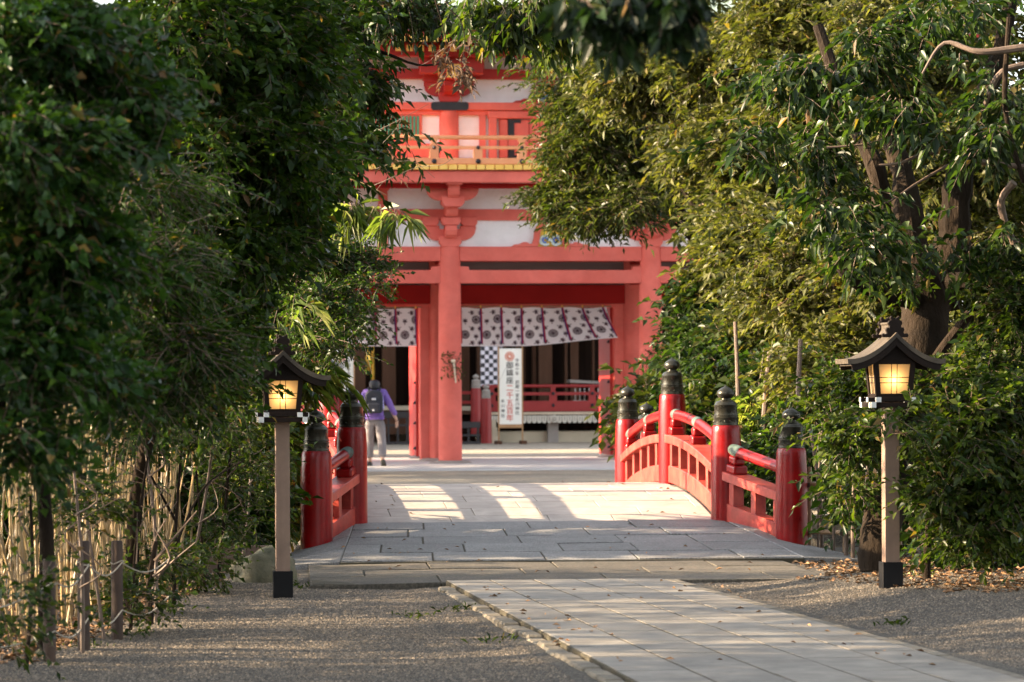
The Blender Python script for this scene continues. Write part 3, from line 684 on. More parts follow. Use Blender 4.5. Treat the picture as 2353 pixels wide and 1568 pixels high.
for cxx in cols:
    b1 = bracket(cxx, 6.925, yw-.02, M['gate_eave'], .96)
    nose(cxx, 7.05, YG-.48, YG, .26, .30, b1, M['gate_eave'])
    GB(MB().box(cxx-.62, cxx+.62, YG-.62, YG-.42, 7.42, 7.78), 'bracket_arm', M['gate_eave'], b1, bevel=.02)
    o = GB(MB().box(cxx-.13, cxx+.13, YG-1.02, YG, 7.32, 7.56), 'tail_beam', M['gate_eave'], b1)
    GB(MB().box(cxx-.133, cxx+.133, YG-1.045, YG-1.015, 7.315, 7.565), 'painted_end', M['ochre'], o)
GB(MB().box(1.9, 14.5, YG-1.0, YG-.80, 7.72, 7.93), 'purlin', M['gate_eave'])
for xs_ in ((3.70+6.25)/2, (10.13+12.68)/2):
    GB(MB().prism([(xs_-.13,6.93),(xs_+.13,6.93),(xs_+.10,7.2),(xs_+.16,7.3),(xs_+.16,7.37),(xs_-.16,7.37),(xs_-.16,7.3),(xs_-.10,7.2)], yw-.09, yw-.01), 'strut', M['gate_eave'])
frog(8.19, 6.925, yw-.03, .95, M['gate_eave'], True)
# eaves and roof
ye = YG-2.25
def ue(z): return up(z, ye)
roof = GB(MB().prism([(0.2,ue(8.21)),(16.2,ue(8.21)),(16.2,ue(8.31)),(.2,ue(8.31))], ye+.02, ye+.16), 'eave_board', M['gate_eave'])
rt = MB()
for row, (z, y0, m, off) in enumerate(((8.10, ye+.06, 0, 0), (7.98, ye+.75, 0, .05))):
    xx = .4
    while xx < 16.0:
        ra = MB().hexa([(xx,y0,ue(z)),(xx+.115,y0,ue(z)),(xx+.115,YG+.2,ue(z)+.34),(xx,YG+.2,ue(z)+.34)], [(xx,y0,ue(z)+.11),(xx+.115,y0,ue(z)+.11),(xx+.115,YG+.2,ue(z)+.45),(xx,YG+.2,ue(z)+.45)])
        if row == 0 and GX(880) < xx < GX(1360):
            o = GB(ra, 'rafter', M['gate_eave'], roof); GB(MB().box(xx-.002, xx+.117, y0-.012, y0+.004, ue(z)-.003, ue(z)+.113), 'painted_end', M['ochre'], o)
        elif row == 1 and GX(880) < xx < GX(1360):
            o = GB(ra, 'rafter', M['gate_eave'], roof); GB(MB().box(xx-.002, xx+.117, y0-.012, y0+.004, ue(z)-.003, ue(z)+.113), 'painted_end', M['ochre'], o)
        xx += .205
GB(MB().add([(.3,ye+.1,ue(8.215)),(16.1,ye+.1,ue(8.215)),(16.1,YG+.4,ue(8.215)+.36),(.3,YG+.4,ue(8.215)+.36)], [(0,1,2,3)]), 'soffit', M['gate_eave'], roof)
sh = MB().prism([(.1,ue(8.315)),(16.3,ue(8.315)),(16.3,ue(8.66)),(.1,ue(8.66))], ye-.0, ye+.5); GB(sh, 'shingle_edge', M['shingle'], roof)
mb = MB(); cxr, cyr = 8.19, YG+2.3
ring0 = lambda hx, hy, z: [(cxr-hx, cyr-hy, z), (cxr+hx, cyr-hy, z), (cxr+hx, cyr+hy, z), (cxr-hx, cyr+hy, z)]
lv = [ring0(8.2, cyr-ye+.03, ue(8.67)), ring0(8.0, cyr-ye-.2, ue(8.72)), ring0(6.8, 3.1, 9.9), ring0(5.6, 1.6, 11.2), ring0(5.0, .25, 12.6)]
vs = [p for r_ in lv for p in r_]; fs = []
for i in range(len(lv)-1):
    for q in range(4): fs.append((i*4+q, i*4+(q+1) % 4, i*4+4+(q+1) % 4, i*4+4+q))
fs.append(tuple(range((len(lv)-1)*4, len(lv)*4)))
GB(mb.add(vs, fs), 'roof_surface', M['copper'], roof)

# ---------------- curtains ----------------
def curtain(x0, x1, ztop, h, yy, flare, label, phase):
    """cloth strip hung between the posts; the wind lifts its right end"""
    root = empty('hanging_curtain', ((x0+x1)/2, yy, ztop)); tag(root, label, 'curtain', 'printed curtains in the gate')
    cx0 = (x0+x1)/2; W = x1-x0
    def S(a, b, lift=0.0):      # a in metres along, b in metres down (0..h)
        t = a/W; f = flare*ss((t-.45)/.55)
        yo = .035*math.sin(a*5.2+phase)*b/h + .02*math.sin(a*11)*b/h + f*(b/h)*(-.30)
        zz = -b*(1-.20*f) + .012*math.sin(a*2.8*math.pi)*(1-b/h)
        xx = a + f*.22*(b/h)**1.3*(1-.0)*(1 if t < .97 else .85)
        return (x0-cx0+xx, yo-lift, zz)
    nx_, nz_ = 90, 10
    V = [S(W*i/nx_, h*j/nz_) for j in range(nz_+1) for i in range(nx_+1)]
    F = [(j*(nx_+1)+i, j*(nx_+1)+i+1, (j+1)*(nx_+1)+i+1, (j+1)*(nx_+1)+i) for j in range(nz_) for i in range(nx_)]
    o = MB().add(V, F).build('cloth', M['cloth'], root, smooth=True)
    pr_ = MB()
    def poly(pts): # little printed shape lying just in front of the cloth
        pts = [(min(max(a, .005), W-.005), min(max(b, .005), h-.005)) for a, b in pts]
        c = (sum(a for a, b in pts)/len(pts), sum(b for a, b in pts)/len(pts))
        n = len(pts); pr_.add([S(*c, .006)]+[S(a, b, .006) for a, b in pts], [(0, i+1, (i+1) % n+1) for i in range(n)])
    def flower(a, b, r=.09):
        if not (-.05 < a < W+.05): return
        for k in range(16):
            t = 2*math.pi*k/16; t0, t1 = t-.15, t+.15
            poly([(a+r*.16*math.cos(t), b+r*.16*math.sin(t)), (a+r*.85*math.cos(t0), b+r*.85*math.sin(t0)), (a+r*math.cos(t-.07), b+r*math.sin(t-.07)), (a+r*math.cos(t+.07), b+r*math.sin(t+.07)), (a+r*.85*math.cos(t1), b+r*.85*math.sin(t1))])
        poly([(a+r*.34*math.cos(q_), b+r*.34*math.sin(q_)) for q_ in np.linspace(0, 5.8, 12)])
    def leafp(a, b, ang, l, w_=.03):
        c, s_ = math.cos(ang), math.sin(ang)
        poly([(a, b), (a+l*.45*c-w_*s_, b+l*.45*s_+w_*c), (a+l*c, b+l*s_), (a+l*.45*c+w_*s_, b+l*.45*s_-w_*c)])
    def sprig(a, b, ang):
        for d in (-1.1, -.5, 0, .5, 1.1): leafp(a, b, ang+d, .085 if abs(d) < .9 else .06, .015)
        leafp(a, b, ang+math.pi, .05, .012)
    pitch = .425; n = int(W/pitch)+2
    for i in range(-1, n):
        a = phase+i*pitch
        flower(a, h*.70); flower(a+pitch/2, h*.30)
        if 0 < a < W: sprig(a, h*.38, -math.pi/2)
        for sg in (-1, 1):
            sprig(a+sg*pitch*.27, h*.52, math.pi/2-sg*1.0); sprig(a+sg*pitch*.24, h*.12, -math.pi/2+sg*1.1 if False else (0 if sg > 0 else math.pi))
            sprig(a+sg*pitch*.27, h*.93, (0 if sg > 0 else math.pi)-sg*.45)
        sprig(a+pitch/2, h*.78, -math.pi/2)
    pr_.build('printed_pattern', M['print'], o)
    xs_ = np.arange(phase*.5+.03, W, .405)
    for a in xs_:
        f = flare*float(ss((a/W-.45)/.55))
        for (d0, d1, mt, nm) in ((0, .024, 'strap_red', 'strap'), (-.022, .0, 'strap_blue', 'strap')):
            m = MB(); V = []; F = []
            for j in range(9):
                b = h*.93*j/8; sh = .02*(b/h)+.06*f*(b/h)
                V += [S(min(W-.002, a+d0+sh), b, .016), S(min(W, a+d1+sh), b, .016)]
            for j in range(8): F.append((2*j, 2*j+1, 2*j+3, 2*j+2))
            m.add(V, F).build(nm, M[mt], root)
        MB().box(x0-cx0+a-.012, x0-cx0+a+.012, -.012, .008, -.01, .055).build('hook', M['gold'], root)
    MB().tube([(x0-cx0-.1, .02, .03), (x1-cx0+.1, .02, .03)], .012, 8).build('rod', M['bamboo'], root)
    return root
yc = YG+2.05
curtain(6.25+.24, 9.56, 3.045, .755, yc, 1.0, 'white printed curtain in the wide middle bay, its right end lifted by wind', .26)
curtain(3.70+.26, 5.78, 3.03, .74, yc, .0, 'white printed curtain hanging straight in the narrow left bay', .32)

# ---------------- evergreen sprigs tied to the columns ----------------
def leaves(C, T, L_, W_, Nn, droop=.12):
    """vectorised folded leaves: C base (n,3), T direction, Nn normal -> verts, tris"""
    T = T/np.linalg.norm(T, axis=1, keepdims=True)
    S_ = np.cross(T, Nn); S_ = S_/(np.linalg.norm(S_, axis=1, keepdims=True)+1e-9); Nn = np.cross(S_, T)
    L_ = L_[:, None]; W_ = W_[:, None]
    tip = C+T*L_; tip[:, 2] -= droop*L_[:, 0]
    mid = C+T*L_*.48+Nn*L_*.03
    a = mid+S_*W_*.5+Nn*W_*.22; b = mid-S_*W_*.5+Nn*W_*.22
    V = np.stack([C, a, tip, b], 1).reshape(-1, 3); n = len(C); i = np.arange(n)*4
    F = np.stack([np.stack([i, i+1, i+2], 1), np.stack([i, i+2, i+3], 1)], 1).reshape(-1, 3)
    return V, F
def rnd(n): return RS.normal(size=(n, 3))
for cxx, lab in ((6.25, 'evergreen sprig with a paper tie on the middle gate column'), (10.13, 'evergreen sprig with a paper tie on the right gate column')):
    r = empty('sakaki_branch', (cxx+.02, YG-.30, 1.9)); tag(r, lab, 'evergreen sprig', 'evergreen sprigs tied to the gate columns')
    n = 110; C = RS.uniform(-1, 1, (n,3))*np.array([.21,.07,.26]); C[:, 2] += .0; 
    V, F = leaves(C, rnd(n)*np.array([1,.5,1]), RS.uniform(.05,.085,n), RS.uniform(.025,.035,n), rnd(n)+np.array([0,-1,0]))
    soup('leaves', V, F, M['lf_dark'], r)
    st = MB()
    for q in range(9): st.tube([(0,0,.05), (random.uniform(-.1,.1),-.02,random.uniform(-.1,.15)), (random.uniform(-.2,.2),-.04,random.uniform(-.3,.25))], .005, 4)
    st.build('stem', M['limb'], r)
    MB().add([(0,-.07,.06),(.035,-.07,.06),(.07,-.08,-.33),(.045,-.08,-.34)], [(0,1,2,3)]).tube([(-.03,-.06,.08),(.05,-.07,.08)], .03, 8).build('paper_tie', M['paper_tie'], r)

# ================= HALL BEHIND =================
YH = 91.0; PH = 8000/(YH*.9938+ .9)  # px per metre there
def HX(u): return ((u+ROLL*(784.5-850)-CX)/FPX*CT+ST)/(CT-(u+ROLL*(784.5-850)-CX)/FPX*ST)*YH
def HZ(v, u=1280): return EYE-(v+ROLL*(u-CX)-HY)/FPX*(YH/(CT-(u-CX)/FPX*ST))
hall = empty('worship_hall', (HX(1200), YH+3, 0)); tag(hall, 'dark wooden shrine hall with red balustrade behind the gate', 'hall')
def HB(mb, name, mat, par=None, **kw):
    mb.v = [(x-HX(1200), y-YH-3, z) for x, y, z in mb.v]; return mb.build(name, mat, par or hall, **kw)
x0, x1 = HX(1118), HX(1700); zf = HZ(944)
HB(MB().box(x0, x1, YH+.25, YH+5, -.1, HZ(992)), 'plinth', M['plinth'], bevel=.02)
HB(MB().box(HX(600), x1+2, YH+1.0, YH+8, zf-.1, zf), 'floor', M['brownwood'])
HB(MB().box(x0, x1, YH+.0, YH+1.0, HZ(946), zf+.02), 'veranda_edge', M['hall_red'])
for u in np.arange(1145, 1420, 18.4):
    pass
for u in (1273, 1412): HB(MB().box(HX(u)-.15, HX(u)+.13, YH+.1, YH+.36, -.1, HZ(962)), 'floor_post', M['greypost'])
HB(MB().box(HX(600), x1+2, YH+1.3, YH+1.4, HZ(996), zf-.1), 'underfloor_shade_sheet', M['darkwood'])  # dark sheet added below the floor to stand for the shade there
# tile ends and scallop fringe
for u in np.arange(1116, 1425, 5.9):
    HB(MB().box(HX(u), HX(u)+.045, YH-.1, YH+.1, HZ(953.5), HZ(947.5)), 'tile_end', M['paper_tie'])
for u in np.arange(1122, 1425, 11.6):
    if 1262 < u < 1278: continue
    x = HX(u); m = MB(); pts = [(x+.058*math.cos(a), HZ(968)+.055*math.sin(a)) for a in np.linspace(math.pi, 2*math.pi, 9)]
    f = HB(m.prism([(x+.058, HZ(955.5)), (x-.058, HZ(955.5))]+pts, YH-.13, YH-.08), 'fringe_tongue', M['fringe'])
    HB(MB().box(x-.012, x+.012, YH-.137, YH-.128, HZ(968), HZ(957)), 'fringe_groove', M['greypost'], f)
m = MB(); m.lathe([(0,0),(.10,0),(.10,.02),(0,.03)], (0,0,0), 20); m.v = [(HX(1272)+x, YH-.13-z, HZ(963)+y) for x, y, z in m.v]
cr = HB(m, 'round_crest', M['fringe'])
for q in range(3):
    a0 = q*2.094
    HB(MB().tube([(HX(1272)+r_*math.cos(a0+t), YH-.165, HZ(963)+r_*math.sin(a0+t)) for t, r_ in zip(np.linspace(0, 2.6, 8), np.linspace(.022, .075, 8))], [.014,.014,.013,.012,.01,.008,.006,.004], 5), 'crest_swirl', M['greypost'], cr)
# balustrade
bal2 = HB(MB().box(x0, x1, YH+.05, YH+.18, HZ(943), HZ(922)), 'balustrade_base', M['hall_red'])
HB(MB().box(x0, x1, YH+.07, YH+.16, HZ(909), HZ(902)), 'balustrade_rail', M['hall_red'])
HB(MB().tube([(x0-.1, YH+.1, HZ(888)), (x1, YH+.1, HZ(888))], .045, 10), 'balustrade_top', M['hall_red'], smooth=True)
for u in (1131, 1272, 1362, 1450, 1540):
    p_ = HB(MB().box(HX(u)-.10, HX(u)+.10, YH+.06, YH+.17, HZ(922), HZ(906)), 'baluster', M['hall_red'])
    x = HX(u); HB(MB().prism([(x-.09,HZ(903)),(x+.09,HZ(903)),(x+.05,HZ(897)),(x+.08,HZ(890)),(x-.08,HZ(890)),(x-.05,HZ(897))], YH+.06, YH+.16), 'baluster', M['hall_red'])
    for v in (932, 905):
        m = MB(); m.lathe([(0,.0),(.045,0),(.03,.03)], (0,0,0), 10); m.v = [(HX(u)+a, YH+.045-c_, HZ(v)+b) for a, b, c_ in m.v]; HB(m, 'boss', M['iron'], p_)
# lattice corner of a second railing to the right, with white ends
for u in np.arange(1326, 1400, 10.5):
    HB(MB().box(HX(u)-.012, HX(u)+.012, YH+.30, YH+.34, HZ(921), HZ(893)), 'white_stile', M['white_end'])
HB(MB().box(HX(1320), HX(1352), YH+.29, YH+.33, HZ(923), HZ(921)), 'white_stile', M['white_end'])
HB(MB().hexa([(HX(1320),YH+.9,HZ(880)),(HX(1410),YH+.9,HZ(884)),(HX(1410),YH+1.6,HZ(884)),(HX(1320),YH+1.6,HZ(880))], [(HX(1320),YH+.9,HZ(873)),(HX(1410),YH+.9,HZ(879)),(HX(1410),YH+1.6,HZ(879)),(HX(1320),YH+1.6,HZ(873))]), 'stair_rail', M['greypost'])
# wall of posts and dark bays
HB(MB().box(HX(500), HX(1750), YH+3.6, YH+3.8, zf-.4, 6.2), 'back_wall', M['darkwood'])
for u, w_, dy in ((1080,.34,1.8),(1121,.12,2.2),(1150,.10,2.4),(1186,.06,2.5),(1203,.05,2.5),(1212,.09,2.3),(1231,.05,2.5),(1252,.10,2.3),(1273,.36,1.8),(1330,.08,2.6),(1350,.22,2.6),(1395,.06,2.6),(1075,.2,1.7),(1040,.18,1.8),(905,.36,1.6),(838,.30,1.8),(700,.3,1.8)):
    HB(MB().box(HX(u)-w_/2, HX(u)+w_/2, YH+dy, YH+dy+.25, zf-.1 if u > 1100 else .0, 5.9), 'wooden_post', M['brownwood'])
for u, w_ in ((868,.10),(862,.05)): pass
HB(MB().box(HX(830), HX(960), YH+.9, YH+1.1, HZ(944,900), HZ(934,900)), 'counter_top', M['plinth'])
HB(MB().box(HX(830), HX(960), YH+1.1, YH+1.2, HZ(1000,900), HZ(946,900)), 'counter_front', M['brownwood'])
HB(MB().box(HX(1060), HX(1108), YH+1.2, YH+1.4, HZ(944), HZ(934)), 'threshold', M['plinth'])
HB(MB().box(HX(600), HX(1115), YH+2.4, YH+2.6, -.05, HZ(985,900)), 'stone_footing', M['plinth'])
# golden lamp and gilded hangings deep in the hall
for u, v0, v1, w_ in ((857,795,862,.16), (870,790,930,.05), (1068,788,862,.11)):
    HB(MB().lathe([(.02,HZ(v1,u)),(w_*.6,HZ(v1-15,u)),(w_,(HZ(v0,u)+HZ(v1,u))/2),(w_*.7,HZ(v0+10,u)),(.02,HZ(v0,u))], (HX(u), YH+2.0, 0), 12) if u < 1000 else MB().box(HX(u)-.09, HX(u)+.09, YH+2.0, YH+2.1, HZ(v1,u), HZ(v0,u)), 'golden_hanging', M['gold'])
HB(MB().box(HX(1113), HX(1163), YH+.9, YH+.93, HZ(887), HZ(770)), 'checked_cloth', M['checker'])
# red newel posts with caps at the steps, and the steps
for u, vt, yo in ((1093, 857, -.1), (1109, 880, -.9)):
    n_ = HB(MB().lathe([(.145,0),(.14,1.1),(.12,1.22)], (HX(u), YH+yo, HZ(vt)-1.62), 20), 'newel_post', M['hall_red'], smooth=True)
    HB(MB().lathe([(r_*1.05, z_) for r_, z_ in CAP], (HX(u), YH+yo, HZ(vt)-.40), 20), 'newel_cap', M['greypost'], n_, smooth=True)
for i in range(3):
    HB(MB().box(HX(1112)+.0, HX(1137), YH-.9+i*.3, YH+.3, -.05, .22+.2*i), 'stone_step', M['plinth'])
for v in (903, 925): HB(MB().box(HX(1062), HX(1100), YH+.3, YH+.38, HZ(v+3), HZ(v-4)), 'stair_railing', M['hall_red'])
# roof
hr_ = HB(MB().hexa([(-2,YH-1.6,5.4),(26,YH-1.6,5.4),(26,YH+10,5.4),(-2,YH+10,5.4)], [(-1,YH-1.2,5.8),(25,YH-1.2,5.8),(20,YH+5,10.5),(4,YH+5,10.5)]), 'roof', M['shingle'])

# ---------------- sign boards ----------------
def fontmesh(txt, size, mat, parent, loc, name='lettering'):
    cu = bpy.data.curves.new('lettering', 'FONT'); cu.body = txt; cu.size = size; cu.align_x = 'CENTER'; cu.extrude = .001; cu.resolution_u = 2; cu.offset = size*.012
    t = bpy.data.objects.new('tmp', cu); COL.objects.link(t); bpy.context.view_layer.update()
    me = bpy.data.meshes.new_from_object(t.evaluated_get(bpy.context.evaluated_depsgraph_get())); bpy.data.objects.remove(t)
    me.materials.clear(); me.materials.append(mat)
    o = link_mesh(name, me, parent); o.location = loc; o.rotation_euler = (R(90), 0, 0); return o
def sign(u, yy, base, label, H_=2.02, W_=.64):
    x = ((u-CX)/FPX*CT+ST)/(CT-(u-CX)/FPX*ST)*yy
    r = empty('standing_sign', (x, yy, 0)); tag(r, label, 'sign', 'tall white standing signs')
    z0 = base; h = H_
    MB().box(-W_/2+.03, W_/2-.03, -.02, .02, z0+.06, z0+h-.02).build('sign_panel', M['board'], r)
    for s in (-1, 1): MB().box(s*W_/2-.03*(s > 0)-.0*(s < 0), s*W_/2+.03*(s < 0), -.035, .035, .05, z0+h+.04).build('frame_post', M['frame'], r)
    MB().box(-W_/2+.03, W_/2-.03, -.03, .03, z0-.03, z0+.058).build('frame_rail', M['frame'], r)
    for s in (-1, 1): MB().box(s*W_/2-.07, s*W_/2+.07, -.28, .28, 0, .10).build('foot', M['brownwood'], r)
    m = MB()
    for k in range(28):
        t = 2*math.pi*k/28; m.tube([(-.02+.05*math.cos(t), -.024, z0+h-.22+.05*math.sin(t)), (-.02+.115*math.cos(t), -.024, z0+h-.22+.115*math.sin(t))], .0062, 4)
    m.tube([(-.02+.12*math.cos(t), -.024, z0+h-.22+.12*math.sin(t)) for t in np.linspace(0, 6.283, 29)], .006, 4)
    m.tube([(-.02+.04*math.cos(t), -.024, z0+h-.22+.04*math.sin(t)) for t in np.linspace(0, 6.283, 17)], .012, 4)
    m.build('red_seal', M['pinkink'], r)
    z = z0+h-.52
    for i, ch in enumerate('御鎮座二千五百年'):
        fontmesh(ch, .19, M['ink'] if i < 3 else M['redink'], r, (-.02, -.0225, z)); z -= .192
    z = z0+h-.36
    for ch in '令和十年 武蔵一宮氷川神社':
        if ch != ' ': fontmesh(ch, .105, M['ink'], r, (.17, -.0225, z))
        z -= .112
    z = z0+.62
    for ch in '氷川神社': fontmesh(ch, .10, M['ink'], r, (-.20, -.0225, z)); z -= .125
    return r
sign(1173, 88.6, .46, 'tall white sign board with black and red characters in the middle bay')
sign(786, 88.0, .46, 'tall white sign board partly hidden by leaves in the left bay')

# ---------------- black fences ----------------
def fence(u0, u1, yy, hgt, label, rails):
    X = lambda u: ((u-CX)/FPX*CT+ST)/(CT-(u-CX)/FPX*ST)*yy
    a, b = X(u0), X(u1); r = empty('picket_fence', (a, yy, 0)); tag(r, label, 'fence', 'black fences before the hall')
    MB().box(0, b-a, -.04, .04, hgt-.16, hgt).build('top_rail', M['fence_black'], r)
    MB().box(0, b-a, -.03, .03, hgt-.37, hgt-.32).build('rail', M['fence_black'], r)
    MB().box(0, b-a, -.05, .05, .03, .10).build('bottom_rail', M['fence_black'], r)
    x = .05
    while x < b-a: MB().box(x-.028, x+.028, -.025, .025, .06, hgt-.05).build('picket', M['fence_black'], r); x += .24
    return r
fence(866, 1003, 88.2, .86, 'long black picket fence in front of the hall seen through the left bay', 2)
fence(1050, 1103, 88.0, .60, 'short black picket fence beside the red newel posts', 2)

# ================= PERSON =================
def skin_chain(name, verts, edges, radii, mat, parent=None, root=0, sub=2):
    me = bpy.data.meshes.new(name); me.from_pydata(verts, edges, []); o = link_mesh(name, me, parent)
    sk = o.modifiers.new('skin', 'SKIN'); sk.use_smooth_shade = True; sk.use_x_symmetry = False
    for v, r_ in zip(me.skin_vertices[0].data, radii):
        v.radius = (r_, r_) if not isinstance(r_, tuple) else r_
        v.use_root = False
    me.skin_vertices[0].data[root].use_root = True
    o.modifiers.new('sub', 'SUBSURF').levels = sub; o.modifiers['sub'].render_levels = sub
    me.materials.append(mat); return o
pxw = at(862, 1075, 64.4); per = empty('person', (pxw[0], pxw[1], .03), R(-8))
tag(per, 'walking person in a purple jacket and grey trousers with a black backpack', 'person')
# one continuous body in skin tone, clothing fitted over it
bv = [(0,0,.90),(0,0,1.08),(0,.01,1.26),(0,.0,1.38),(0,.01,1.46),(0,.02,1.52),(0,.025,1.57),
      (-.09,0,.86),(-.10,.10,.48),(-.10,.05,.10),(-.10,.15,.05),
      (.09,0,.86),(.12,-.02,.50),(.15,-.16,.12),(.16,-.07,.06),
      (-.15,0,1.33),(-.26,.02,1.10),(-.31,.12,.92),(-.315,.16,.86),
      (.15,0,1.33),(.27,-.02,1.12),(.38,.05,.90),(.405,.07,.84)]
be = [(0,1),(1,2),(2,3),(3,4),(4,5),(5,6),(0,7),(7,8),(8,9),(9,10),(0,11),(11,12),(12,13),(13,14),(3,15),(15,16),(16,17),(17,18),(3,19),(19,20),(20,21),(21,22)]
brd = [.12,.115,.125,.10,.05,.075,.07,.085,.055,.04,.035,.085,.055,.04,.035,.055,.042,.033,.024,.055,.042,.033,.024]
body = skin_chain('body', bv, be, brd, M['skin'], per)
for (hx, hy, hz), s in (((-.315,.16,.86), -1), ((.405,.07,.84), 1)):
    fv, fe, fr = [(hx,hy,hz+.02),(hx+.006*s,hy+.01,hz-.035)], [(0,1)], [.026,.028]
    for k in range(4):
        dx = (-.024+.016*k); ln = [.06,.07,.066,.05][k]
        i = len(fv); fv += [(hx+dx*.6, hy+.012+dx*.7, hz-.07), (hx+dx*.7-.003*s, hy+.02+dx*.8, hz-.07-ln*.55), (hx+dx*.7-.010*s, hy+.028+dx*.8, hz-.07-ln)]
        fe += [(1, i), (i, i+1), (i+1, i+2)]; fr += [.010,.009,.008]
    i = len(fv); fv += [(hx-.026*s, hy+.03, hz-.04), (hx-.034*s, hy+.045, hz-.075)]; fe += [(0, i), (i, i+1)]; fr += [.011,.009]
    skin_chain('hand', fv, fe, fr, M['skin'], per, sub=1)
skin_chain('trousers', [(0,0,.99),(0,0,.90),(-.095,.0,.84),(-.105,.10,.48),(-.105,.055,.13),(.095,0,.84),(.125,-.02,.50),(.155,-.155,.15)],
           [(0,1),(1,2),(2,3),(3,4),(1,5),(5,6),(6,7)], [(.17,.13),(.18,.14),.118,.088,.078,.118,.088,.078], M['trouser'], per)
skin_chain('jacket', [(0,0,1.02),(0,0,.93),(0,.0,1.18),(0,0,1.33),(0,.01,1.43),(-.17,0,1.35),(-.275,.02,1.12),(-.32,.12,.93),(.17,0,1.35),(.285,-.02,1.13),(.385,.05,.93)],
           [(0,1),(0,2),(2,3),(3,4),(3,5),(5,6),(6,7),(3,8),(8,9),(9,10)], [(.175,.14),(.185,.15),(.175,.14),(.16,.12),.075,.085,.065,.05,.085,.065,.05], M['purple'], per)
skin_chain('hair', [(0,.0,1.60),(0,-.02,1.52),(0,-.03,1.44),(0,-.03,1.40)], [(0,1),(1,2),(2,3)], [.092,.115,.105,.085], M['hair'], per)
bp_ = MB().prism([(-.15,.98),(.15,.98),(.17,1.06),(.17,1.26),(.14,1.37),(.06,1.41),(-.06,1.41),(-.14,1.37),(-.17,1.26),(-.17,1.06)], -.30, -.12).build('backpack', M['pack'], per, bevel=.04, seg=3)
MB().prism([(-.115,1.0),(.115,1.0),(.12,1.16),(-.12,1.16)], -.35, -.29).build('backpack_pocket', M['pack'], bp_, bevel=.03, seg=3)
MB().prism([(-.035,1.22),(.045,1.22),(.045,1.26),(-.035,1.26)], -.312, -.298).build('reflective_badge', M['badge'], bp_, bevel=.008)
MB().prism([(-.02,1.02),(.02,1.02),(.02,1.05),(-.02,1.05)], -.36, -.345).build('reflective_badge', M['badge'], bp_, bevel=.006)
MB().tube([(.155,-.2,1.28),(.165,-.2,1.2),(.17,-.2,1.06)], .02, 6).build('side_bottle', M['strip_blue'], bp_, smooth=True)
MB().tube([(-.04,-.16,1.40),(-.13,-.17,1.30),(-.21,-.10,1.12)], .03, 6).build('sling_scarf', M['strip_blue'], bp_, smooth=True)
for s in (-1, 1): MB().tube([(s*.09,-.14,1.38),(s*.11,-.05,1.44),(s*.12,.10,1.36)], .022, 6).build('shoulder_strap', M['pack'], bp_, smooth=True)
for x, y, z, t in ((-.105,.11,.045,0), (.165,-.12,.055,.5)):
    s_ = MB().prism([(-.045,0),(.045,0),(.05,.03),(.035,.08),(-.035,.08),(-.05,.03)], -.12, .13).build('shoe', M['shoe'], per, bevel=.02, seg=2)
    s_.location = (x, y, z-.045); s_.rotation_euler = (-t, 0, 0)

# unseen halls added to throw the long shadows behind the gate
for (xa, xb, ya, yb, h, lab) in ((-5,.5,73.0,77.1,6.6,'unseen low red hall added to shade the courtyard behind the gate'), (-6,.5,81.8,97,9.6,'unseen long red hall added to shade the worship hall front')):
    r = empty('added_shade_hall', ((xa+xb)/2, (ya+yb)/2, 0)); tag(r, lab, 'hall')
    def SB(mb, name, mat):
        mb.v = [(x-(xa+xb)/2, y-(ya+yb)/2, z) for x, y, z in mb.v]; return mb.build(name, mat, r)
    SB(MB().box(xa+.5, xb-.5, ya+.3, yb-.3, 0, h-1.3), 'wall', M['plaster'])
    for x in np.linspace(xa+.5, xb-.5, 3):
        for y in (ya+.3, yb-.3): SB(MB().lathe([(.15,0),(.15,h-1.3)], (x, y, 0), 12), 'column', M['gate_red'])
    SB(MB().prism([(xa-.3,h-1.5),(xb+.3,h-1.5),((xa+xb)/2,h)], ya-.2, yb+.2), 'roof', M['copper'])
# ================= PLANTING =================
def foliage(blobs, Lf=.08, Wf=.032, sprig=.30, per=10, clump=.28, droop=.15, hang=.25, fan=.75, shell=.45, flat=.6, jl=.4, per_clump=20):
    """blobs: (u, v, D, ru, rv, rd, sprigs) -> leaf soup and twig soup"""
    Cs, Ts = [], []
    for (u, v, D, ru, rv, rd, ns) in blobs:
        c = np.array(at(u, v, D)); sx = ru*D/FPX; sz = rv*D/FPX; q_ = .5*sprig+.35*clump; sx = max(.3*sx, sx-q_); sz = max(.3*sz, sz-q_*.8); rd = max(.5*rd, rd-q_)
        nc = max(3, int(ns//per_clump))
        d = rnd(nc); d /= np.linalg.norm(d, axis=1, keepdims=True)
        rr = RS.uniform(shell, 1.0, nc)[:, None]
        cc = d*rr*np.array([sx, rd, sz])
        k = RS.randint(0, nc, ns)
        off = rnd(ns)*np.array([1, 1, flat])*clump*.55*RS.uniform(.6, 1.3, nc)[k][:, None]
        p = cc[k]+off
        out = p/np.array([sx, rd, sz]); out /= (np.linalg.norm(out, axis=1, keepdims=True)+1e-6)
        t = out*.7+rnd(ns)*.55; t[:, 2] = t[:, 2]*.5-hang
        t /= np.linalg.norm(t, axis=1, keepdims=True)
        w = np.stack([p[:, 0]*CT+p[:, 1]*ST, -p[:, 0]*ST+p[:, 1]*CT, p[:, 2]], 1)
        tw = np.stack([t[:, 0]*CT+t[:, 1]*ST, -t[:, 0]*ST+t[:, 1]*CT, t[:, 2]], 1)
        Cs.append(c+w); Ts.append(tw)
    return spray(np.concatenate(Cs), np.concatenate(Ts), Lf, Wf, sprig, per, droop, fan, jl)
